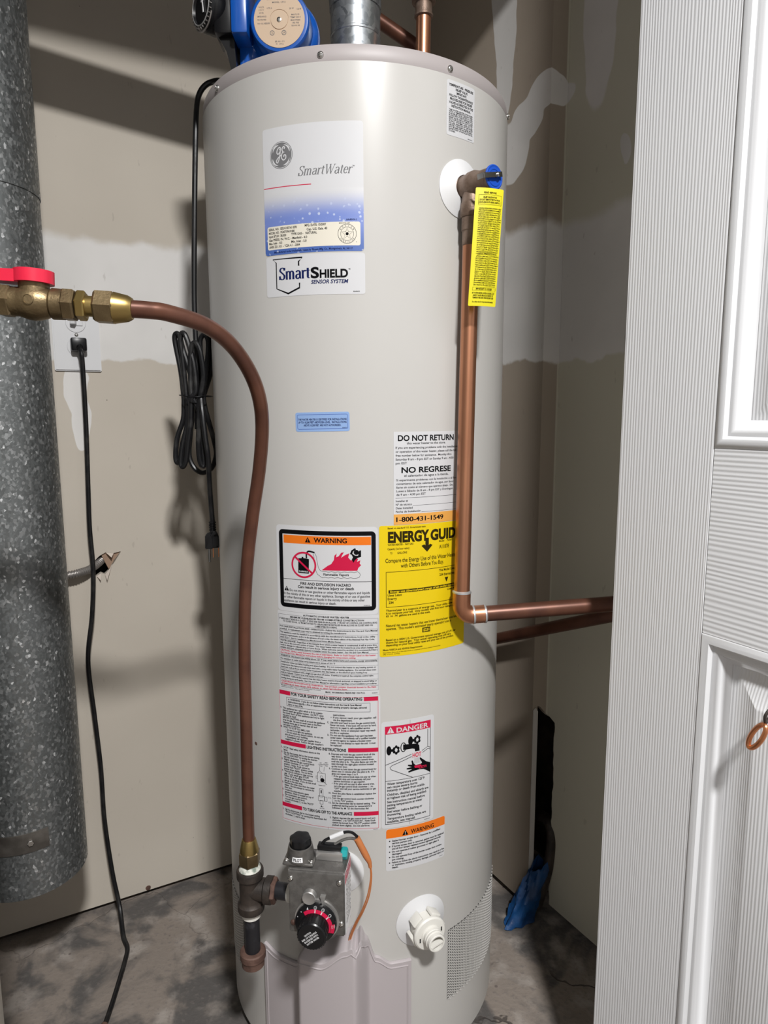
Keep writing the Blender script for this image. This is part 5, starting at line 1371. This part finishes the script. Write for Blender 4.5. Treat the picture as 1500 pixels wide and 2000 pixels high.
pump = thing('circulation_pump', (-0.10, -0.07, TOPZ), 'blue circulation pump with a round beige nameplate and black timer', 'pump')
PC = V((-0.0974, -0.132, 1.5340)); PA = V((-0.05, -1, 0)).normalized()
bm = B(); lathe(bm, PC, -PA, [(0.0355, -0.0005), (0.0385, 0.0), (0.0400, 0.002), (0.0405, 0.006), (0.0410, 0.030), (0.0460, 0.034), (0.0480, 0.040), (0.0480, 0.050), (0.0420, 0.056), (0.0420, 0.085), (0.03, 0.095)], 56); part('motor_body', bm, M['blue_paint'], pump)
bm = B(); lathe(bm, PC + PA * 0.0006, PA, [(0.0345, 0), (0.0345, 0.0006), (0.0130, 0.0006), (0.0126, -0.0004), (0.0118, -0.0004), (0.0114, 0.0010), (0.0, 0.0011)], 56, close1=False); npl = part('nameplate', bm, M['plate_beige'], pump, label='round beige printed nameplate')
bm = B(); lathe(bm, PC + PA * 0.0014, PA, [(0.0032, 0), (0.0030, 0.0012), (0.0016, 0.0016), (0.0014, 0.0010), (0, 0.001)], 16, close1=False); part('centre_screw', bm, M['steel_screw'], npl)
px_ = V((-PA.y, PA.x, 0))
def np_map(x, y, off): return PC + PA * (0.0013 + off) + px_ * (x / 1000) - UP * (y / 1000)
F = Flat(np_map, npl)
for tx, x, y, w in (('CIRCULATING PUMP', 0, -24.5, 34), ('MODEL  UP15', 0, -20.6, 18), ('VOLTS', -24, -15, 7), ('115 V', -24, -11.6, 7), ('60 Hz', -24, -8.2, 6), ('0.75 A', -13, -13.6, 7), ('IMPEDANCE', -23.5, -3.6, 12), ('PROTECTED', -23.5, 0.4, 12), ('25 W', 17, -12.6, 6), ('1/25 HP', 27, -11.6, 6), ('MAX FLUID', 22, -5, 11), ('TEMP 230 F', 22, -1.6, 14), ('MAX PRESS', 22, 1.8, 13), ('145 PSI', 22, 5.2, 9), ('INDOOR USE', 22, 8.6, 11), ('NO OIL NEEDED', -21, 5, 17), ('SER. NO.  0711', 0, 27.6, 13), ('P1  0712', 0, 30.8, 10)):
    F.text('grey', tx, x, y, 1.9, w, 'c', bold=.006)
for x in (-10, 6): F.ring('grey', x, 16, 2.8, 0.7, 2, 16); F.text('grey', 'UL' if x < 0 else 'SA', x, 17, 2.4, 3, 'c')
F.done()
bm = B(); box(bm, (-0.1520, -0.0985, 1.560), (0.0230, 0.070, 0.083), None, 0.004); box(bm, (-0.146, -0.075, 1.508), (0.030, 0.04, 0.05), None, 0.006); part('terminal_box', bm, M['blue_paint'], pump)
bm = B(); cyl(bm, (-0.10, -0.07, TOPZ), (-0.10, -0.07, 1.56), 0.024, seg=28); cyl(bm, (-0.10, -0.07, 1.56), (-0.10, -0.07, 1.615), 0.016, seg=24); part('volute', bm, M['blue_paint'], pump)
# black timer on the left of the terminal box
tn = V((-0.74, -0.67, 0)).normalized(); tt_ = V((-tn.y, tn.x, 0)); TC = V((-0.2010, -0.1120, 1.5600))
bm = B(); lathe(bm, TC - tn * 0.020, tn, [(0.0285, 0), (0.0290, 0.002), (0.0290, 0.017), (0.0270, 0.0195)], 44)
box(bm, (-0.1740, -0.0955, 1.560), (0.030, 0.056, 0.074), None, 0.005); prism(bm, [(-0.187, 1.528), (-0.1635, 1.528), (-0.1600, 1.466), (-0.1660, 1.470), (-0.1740, 1.505)], (0, -0.112, 0), (1, 0, 0), UP, (0, 1, 0), 0.05); tm = part('timer_housing', bm, M['black_plastic'], pump, label='black timer housing')
bm = B(); lathe(bm, TC - tn * 0.001, tn, [(0.0265, 0), (0.0265, 0.006), (0.0250, 0.0075), (0.0225, 0.0078), (0.0215, 0.005), (0, 0.005)], 44, close1=False); part('timer_dial', bm, M['black_plastic'], tm)
for k in range(60):
    a = 2 * math.pi * k / 60
    dd = tt_ * math.cos(a) + UP * math.sin(a)
    if k % 2 == 0:
        bm = B(); box(bm, TC + tn * 0.0062 + dd * 0.0258, (0.0022, 0.0009, 0.0028), (dd, tn.cross(dd), tn)); part('trip_pin', bm, M['conduit'], tm)
bm = B(); lathe(bm, TC + tn * 0.0062, tn, [(0.0236, 0), (0.0240, 0.0010), (0.0230, 0.0018), (0.0222, 0.0014)], 44, False, False); part('dial_rim', bm, M['solder'], tm)
bm = B(); box(bm, TC + tn * 0.0052 + UP * -0.001 + tt_ * 0.002, (0.0022, 0.0008, 0.014), ((tt_ * .95 + UP * .1).normalized(), tn, (UP * .95 - tt_ * .1).normalized())); box(bm, TC + tn * 0.0052 + UP * 0.007 + tt_ * 0.0005, (0.005, 0.0008, 0.0024), (tt_, tn, UP)); part('dial_arrow', bm, M['white_plastic'], tm)
bm = B(); tube(bm, [TC + tn * 0.004 - UP * 0.030 + tt_ * (0.026 * math.sin(a)) + UP * (0.030 - 0.030 * math.cos(a)) for a in [-1.1 + 2.2 * i / 16 for i in range(17)]], 0.0011, 8); part('clear_rim', bm, M['conduit'], tm)

# ------------------------------------------------------------------ cords
def bu(u, off, z): return W(u, BACK - off, z)
pc = thing('pump_cord', (-0.2515, 0.008, 0.76), 'black power cord looped and tied in a bundle beside the heater', 'cord')
CR = 0.0043
down = [(-0.165, -0.02, 1.475), (-0.190, 0.005, 1.515), (-0.2138, 0.02, 1.5274), (-0.2283, 0.03, 1.5305), (-0.239, 0.03, 1.526), (-0.2484, 0.03, 1.5155), (-0.254, 0.03, 1.4982), (-0.2573, 0.026, 1.4533), (-0.2632, 0.024, 1.3445), (-0.2692, 0.022, 1.2167), (-0.2698, 0.02, 1.1512), (-0.2689, 0.018, 1.1015), (-0.271, 0.016, 1.0429), (-0.272, 0.014, 0.985)]
bm = B(); tube(bm, catmull(down, 6), CR, 10); part('cord', bm, M['cord'], pc)
LOOPS = [
    [(-0.2941, 0.0210, 1.0407), (-0.2968, 0.0207, 1.0801), (-0.3030, 0.0198, 1.1220), (-0.3037, 0.0185, 1.1367), (-0.2996, 0.0169, 1.1417), (-0.2945, 0.0151, 1.1363), (-0.2899, 0.0135, 1.1169), (-0.2817, 0.0122, 1.0885), (-0.2740, 0.0113, 1.0494), (-0.2831, 0.0110, 1.0343), (-0.2861, 0.0113, 0.9964), (-0.2968, 0.0122, 0.9611), (-0.3022, 0.0135, 0.9363), (-0.3078, 0.0151, 0.9284), (-0.3112, 0.0169, 0.9392), (-0.3076, 0.0185, 0.9701), (-0.2964, 0.0198, 1.0009), (-0.2942, 0.0207, 1.0269)],
    [(-0.2872, 0.0130, 1.0404), (-0.2888, 0.0127, 1.0706), (-0.2902, 0.0119, 1.1004), (-0.2924, 0.0107, 1.1269), (-0.2906, 0.0092, 1.1386), (-0.2862, 0.0076, 1.1413), (-0.2815, 0.0060, 1.1352), (-0.2759, 0.0046, 1.1175), (-0.2694, 0.0036, 1.0878), (-0.2680, 0.0031, 1.0491), (-0.2762, 0.0031, 1.0342), (-0.2796, 0.0036, 0.9965), (-0.2858, 0.0046, 0.9614), (-0.2909, 0.0060, 0.9336), (-0.2968, 0.0076, 0.9227), (-0.3005, 0.0092, 0.9288), (-0.2965, 0.0107, 0.9581), (-0.2874, 0.0119, 0.9964), (-0.2860, 0.0127, 1.0314)],
    [(-0.2765, 0.0050, 1.0402), (-0.2766, 0.0047, 1.0701), (-0.2750, 0.0039, 1.0997), (-0.2723, 0.0027, 1.1187), (-0.2664, 0.0012, 1.1252), (-0.2602, -0.0004, 1.1184), (-0.2560, -0.0020, 1.1021), (-0.2532, -0.0034, 1.0696), (-0.2587, -0.0044, 1.0414), (-0.2615, -0.0049, 1.0265), (-0.2639, -0.0049, 0.9890), (-0.2661, -0.0044, 0.9587), (-0.2651, -0.0034, 0.9342), (-0.2613, -0.0020, 0.9241), (-0.2584, -0.0004, 0.9294), (-0.2596, 0.0012, 0.9492), (-0.2617, 0.0027, 0.9812), (-0.2638, 0.0039, 1.0115), (-0.2723, 0.0047, 1.0312)],
    [(-0.2676, 0.0290, 1.0438), (-0.2651, 0.0288, 1.0804), (-0.2649, 0.0280, 1.1181), (-0.2639, 0.0269, 1.1330), (-0.2579, 0.0255, 1.1403), (-0.2509, 0.0240, 1.1341), (-0.2502, 0.0225, 1.1145), (-0.2555, 0.0211, 1.0769), (-0.2608, 0.0200, 1.0451), (-0.2589, 0.0192, 1.0222), (-0.2530, 0.0190, 0.9961), (-0.2457, 0.0192, 0.9652), (-0.2433, 0.0200, 0.9419), (-0.2519, 0.0211, 0.9199), (-0.2684, 0.0225, 0.9112), (-0.2826, 0.0240, 0.9198), (-0.2907, 0.0255, 0.9401), (-0.2881, 0.0269, 0.9729), (-0.2831, 0.0280, 1.0039), (-0.2774, 0.0288, 1.0316)],
    [(-0.2653, 0.0350, 1.0425), (-0.2599, 0.0340, 1.0716), (-0.2518, 0.0315, 1.1018), (-0.2485, 0.0285, 1.1256), (-0.2483, 0.0260, 1.1351), (-0.2449, 0.0250, 1.1364), (-0.2417, 0.0260, 1.1178), (-0.2439, 0.0285, 1.0955), (-0.2514, 0.0315, 1.0744), (-0.2626, 0.0340, 1.0455)],
]
for pts in LOOPS:
    bm = B(); tube(bm, catmull(pts, 5, True), CR, 10, closed=True); part('loop', bm, M['dusty_cord'], pc)
bm = B(); tube(bm, catmull([(-0.2965, 0.006, 1.0412), (-0.2705, -0.0135, 1.0378), (-0.2490, -0.002, 1.0395), (-0.2530, 0.040, 1.0395), (-0.2900, 0.034, 1.0405)], 6, True), 0.0011, 6, closed=True); part('twist_tie', bm, M['black_plastic'], pc)
tail = [(-0.2589, -0.004, 1.0398), (-0.2552, -0.0115, 1.0115), (-0.2515, -0.015, 0.9742), (-0.2485, -0.015, 0.944), (-0.2497, -0.008, 0.9131), (-0.2518, 0.002, 0.8812), (-0.252, 0.006, 0.8589), (-0.2511, 0.008, 0.8260)]
bm = B(); tube(bm, catmull(tail, 6), CR, 10); part('cord', bm, M['cord'], pc)
PG = V((-0.2515, 0.008, 0.830)); pgx = V((0.966, 0.259, 0)); pgy = V((0.259, -0.966, 0))
bm = B()
for k in range(4): lathe(bm, PG - UP * (0.001 + 0.0042 * k), -UP, [(0.0050, 0), (0.0062, 0.0006), (0.0062, 0.0024), (0.0050, 0.003)], 16)
cyl(bm, PG, PG - UP * 0.020, 0.0048)
part('strain_relief', bm, M['black_plastic'], pc)
bm = B(); prism(bm, [(-0.0045, 0.0), (0.0045, 0.0), (0.0095, -0.008), (0.0110, -0.030), (-0.0110, -0.030), (-0.0105, -0.014), (-0.0065, -0.006)], PG - UP * 0.016 - pgy * 0.006, pgx, UP, pgy, 0.013)
bmesh.ops.bevel(bm, geom=list(bm.edges), offset=0.0018, segments=2, affect='EDGES'); part('plug_body', bm, M['black_plastic'], pc)
bm = B(); prism(bm, [(-0.006, 0.004), (0, 0.010), (0.006, 0.004), (0.0066, -0.019), (-0.0066, -0.019)], PG - UP * 0.027 - pgx * 0.007 + pgy * 0.006, pgx, UP, pgy, 0.006)
bmesh.ops.bevel(bm, geom=list(bm.edges), offset=0.0012, segments=2, affect='EDGES'); part('ground_boss', bm, M['black_plastic'], pc)
bm = B(); cyl(bm, PG - UP * 0.045 - pgx * 0.0068 + pgy * 0.008, PG - UP * 0.069 - pgx * 0.0068 + pgy * 0.008, 0.0023, 0.0021, 12, 0.0006); part('ground_pin', bm, M['steel'], pc)
for sx in (-0.0005, 0.0085):
    bm = B(); box(bm, PG - UP * 0.054 + pgx * sx, (0.0016, 0.0062, 0.017), (pgx, pgy, UP), 0.0003, 1); part('blade', bm, M['copper_ring'], pc)

oc = thing('appliance_cord', bu(-0.39, 0.02, 1.10), 'thin black cord hanging from the wall outlet down to the floor', 'cord')
pts = [bu(-0.3895, 0.026, 1.131), bu(-0.3885, 0.036, 1.118), bu(-0.3875, 0.033, 1.093), bu(-0.3883, 0.030, 0.991), bu(-0.3918, 0.030, 0.877), bu(-0.3939, 0.030, 0.800), bu(-0.3928, 0.030, 0.716), bu(-0.3998, 0.030, 0.632), bu(-0.4125, 0.030, 0.542), bu(-0.4077, 0.030, 0.427), bu(-0.4031, 0.030, 0.319), bu(-0.4030, 0.032, 0.210), bu(-0.396, 0.040, 0.100), bu(-0.388, 0.058, 0.030)] + [V((-0.472, 0.060, FLOOR_Z + .012)), V((-0.4555, 0.036, FLOOR_Z + .006)), V((-0.449, 0.008, FLOOR_Z + .005)), V((-0.4383, -0.067, FLOOR_Z + .005)), V((-0.4316, -0.128, FLOOR_Z + .005)), V((-0.425, -0.22, FLOOR_Z + .005)), V((-0.40, -0.40, FLOOR_Z + .005))]
bm = B(); tube(bm, catmull(pts, 8), 0.0043, 10); part('cord', bm, M['cord'], oc)
bm = B(); box(bm, bu(-0.3905, 0.0145, 1.1365), (0.027, 0.020, 0.024), (BU, BN, UP), 0.003); cyl(bm, bu(-0.3895, 0.012, 1.136), bu(-0.3893, 0.031, 1.128), 0.0062, 0.0052); part('plug_body', bm, M['black_plastic'], oc)
bm = B(); lathe(bm, V((-0.4316, -0.128, FLOOR_Z + .0055)), V((0.05, -1, 0)), [(0.0048, 0), (0.0062, 0.001), (0.0062, 0.006), (0.0048, 0.007)], 12); part('rusty_clip', bm, M['rust'], oc)

# ------------------------------------------------------------------ switch and outlet plate
op = thing('outlet_plate', bu(-0.392, 0, 1.152), 'white switch and outlet plate on the beige back wall', 'outlet')
pw, ph = 0.0795, 0.124
oz0 = 1.0895
bm = B()
poly = [(a - pw / 2, b) for a, b in rrect(pw, ph, 0.003)]
prism(bm, poly, bu(-0.3925, 0.0002, oz0), BU, UP, -BN, 0.0055)
bmesh.ops.bevel(bm, geom=[e for e in bm.edges if abs((e.verts[0].co - e.verts[1].co).dot(BN)) < 1e-5 and all((v.co.dot(BN) < BACK - 0.005) for v in e.verts) and e.calc_face_angle(0) > 0.5], offset=0.0022, segments=2, affect='EDGES')
part('wall_plate', bm, M['white_plastic'], op)
for zc in (1.176, 1.1335):
    bm = B(); lathe(bm, bu(-0.3925, 0.0056, zc), -BN, [(0.0172, 0), (0.0172, 0.0006), (0.0164, 0.0012), (0.0, 0.0013)], 36, close1=False); part('device_face', bm, M['white_plastic'], op)
bm = B(); box(bm, bu(-0.3915, 0.0072, 1.176), (0.021, 0.0022, 0.0098), (BU, BN, UP), 0.0006, 1); part('toggle_frame', bm, M['white_plastic'], op)
bm = B(); box(bm, bu(-0.3968, 0.0125, 1.1762), (0.0085, 0.013, 0.0072), ((BU * .94 - BN * .33).normalized(), (BN * .94 + BU * .33).normalized(), UP), 0.0008, 1); part('toggle', bm, M['white_plastic'], op)
screw(op, bu(-0.3925, 0.0056, 1.1548), -BN, 0.0034, 'steel_screw')

# ------------------------------------------------------------------ galvanized duct on the left
DX, DY, DR = -0.558, -0.083, 0.0875
du = thing('air_duct', (DX, DY, 0.27), 'large speckled galvanized air duct hanging at the left', 'duct')
bm = B(); lathe(bm, (DX, DY, 0), UP, [(DR, 0.255), (DR, 1.3305), (DR - .0005, 1.331)], 72, False, False); lathe(bm, (DX, DY, 0), UP, [(DR - 0.0012, 1.331), (DR - 0.0012, 0.255), (DR, 0.255)], 72, False, False); part('lower_section', bm, M['duct'], du)
bm = B(); lathe(bm, (DX, DY, 0), UP, [(DR + 0.0008, 1.3300), (DR + 0.0015, 1.3306), (DR + 0.0012, 1.345), (DR + 0.0012, 2.448)], 72, False, False); part('upper_section', bm, M['duct'], du)
so, st_ = V((0.30, -0.954, 0)), V((0.954, 0.30, 0))
bm = B()
pts = []
for i in range(25):
    a = -math.pi * .5 + (math.pi * 0.5 + 0.10) * i / 24 - math.pi / 2
    pts.append(a)
for h0, h1, rr in ((0.334, 0.366, DR + 0.0022),):
    ang = [math.radians(-175 + (175 - 42) * i / 24) for i in range(25)]
    r4 = [[V((DX + r_ * math.cos(a), DY + r_ * math.sin(a), z)) for (r_, z) in ((DR + 0.0004, h0), (rr, h0), (rr, h1), (DR + 0.0004, h1))] for a in ang]
    rings(bm, r4, True, True)
bmesh.ops.recalc_face_normals(bm, faces=bm.faces)
strap = part('hanger_strap', bm, M['strap'], du, label='dull rusty steel hanger strap')
a = math.radians(-59)
bm = B(); hexnut(bm, V((DX + (DR + .002) * math.cos(a), DY + (DR + .002) * math.sin(a), 0.350)), V((DX + (DR + .0055) * math.cos(a), DY + (DR + .0055) * math.sin(a), 0.350)), 0.0085, 0.0006); part('hex_screw', bm, M['steel_screw'], strap)

# ------------------------------------------------------------------ flexible conduit entering the wall
cpts = catmull([W(-0.52, 0.300, 0.690), W(-0.455, BACK - 0.030, 0.7080), W(-0.420, BACK - 0.024, 0.7135), W(-0.398, BACK - 0.012, 0.7160), W(-0.380, BACK + 0.004, 0.7235), W(-0.366, BACK + 0.028, 0.7300)], 26)
bm = B(); tube(bm, cpts, [0.0068 + (0.0010 if k % 4 < 2 else -0.0002) for k in range(len(cpts))], 14)
single('flexible_conduit', bm, M['conduit'], W(-0.40, BACK - 0.02, 0.70), 'ribbed metal conduit poking into a ragged hole in the wall', 'conduit')

# ------------------------------------------------------------------ pipe and blue wrap in the broken corner
bm = B(); tube(bm, catmull([S(.432, -.010, .150), S(.420, .010, .162), S(.408, .036, .178), S(.400, .062, .176), S(.395, .074, .152), S(.390, .072, .095), S(.380, .067, .044), S(.370, .063, .004)], 8), 0.0105, 16)
single('corner_pipe', bm, M['iron'], S(0.37, 0.063, 0.0), 'dim brown bent pipe inside the broken wall corner', 'pipe')
random.seed(11)
bm = B()
n, rows_ = 28, 16
rr = []
for j in range(rows_ + 1):
    f = j / rows_
    z = 0.100 - f * 0.110
    c = S(0.381 - 0.058 * f, 0.064 - 0.004 * f, z)
    ring_ = []
    for i in range(n):
        a = 2 * math.pi * i / n
        r0 = 0.0215 + 0.014 * f
        r0 *= 1 + 0.16 * math.sin(3 * a + 5 * f) + 0.10 * math.sin(7 * a - 9 * f) + random.uniform(-.05, .05)
        dzz = random.uniform(-.004, .004) + (0.010 * math.sin(2 * a + 1) if j == 0 else 0)
        ring_.append(c + SD * (r0 * 0.62 * math.cos(a)) + SM * (r0 * math.sin(a)) + UP * dzz)
    rr.append(ring_)
for r in rr:
    for p in r: p.z = max(p.z, FLOOR_Z + 0.0005)
rings(bm, rr, False, True)
wrap = single('blue_wrap', bm, M['blue_tape'], S(0.324, 0.06, FLOOR_Z), 'crumpled dark blue plastic wrap at the foot of the broken corner', 'plastic wrap', angle=50)
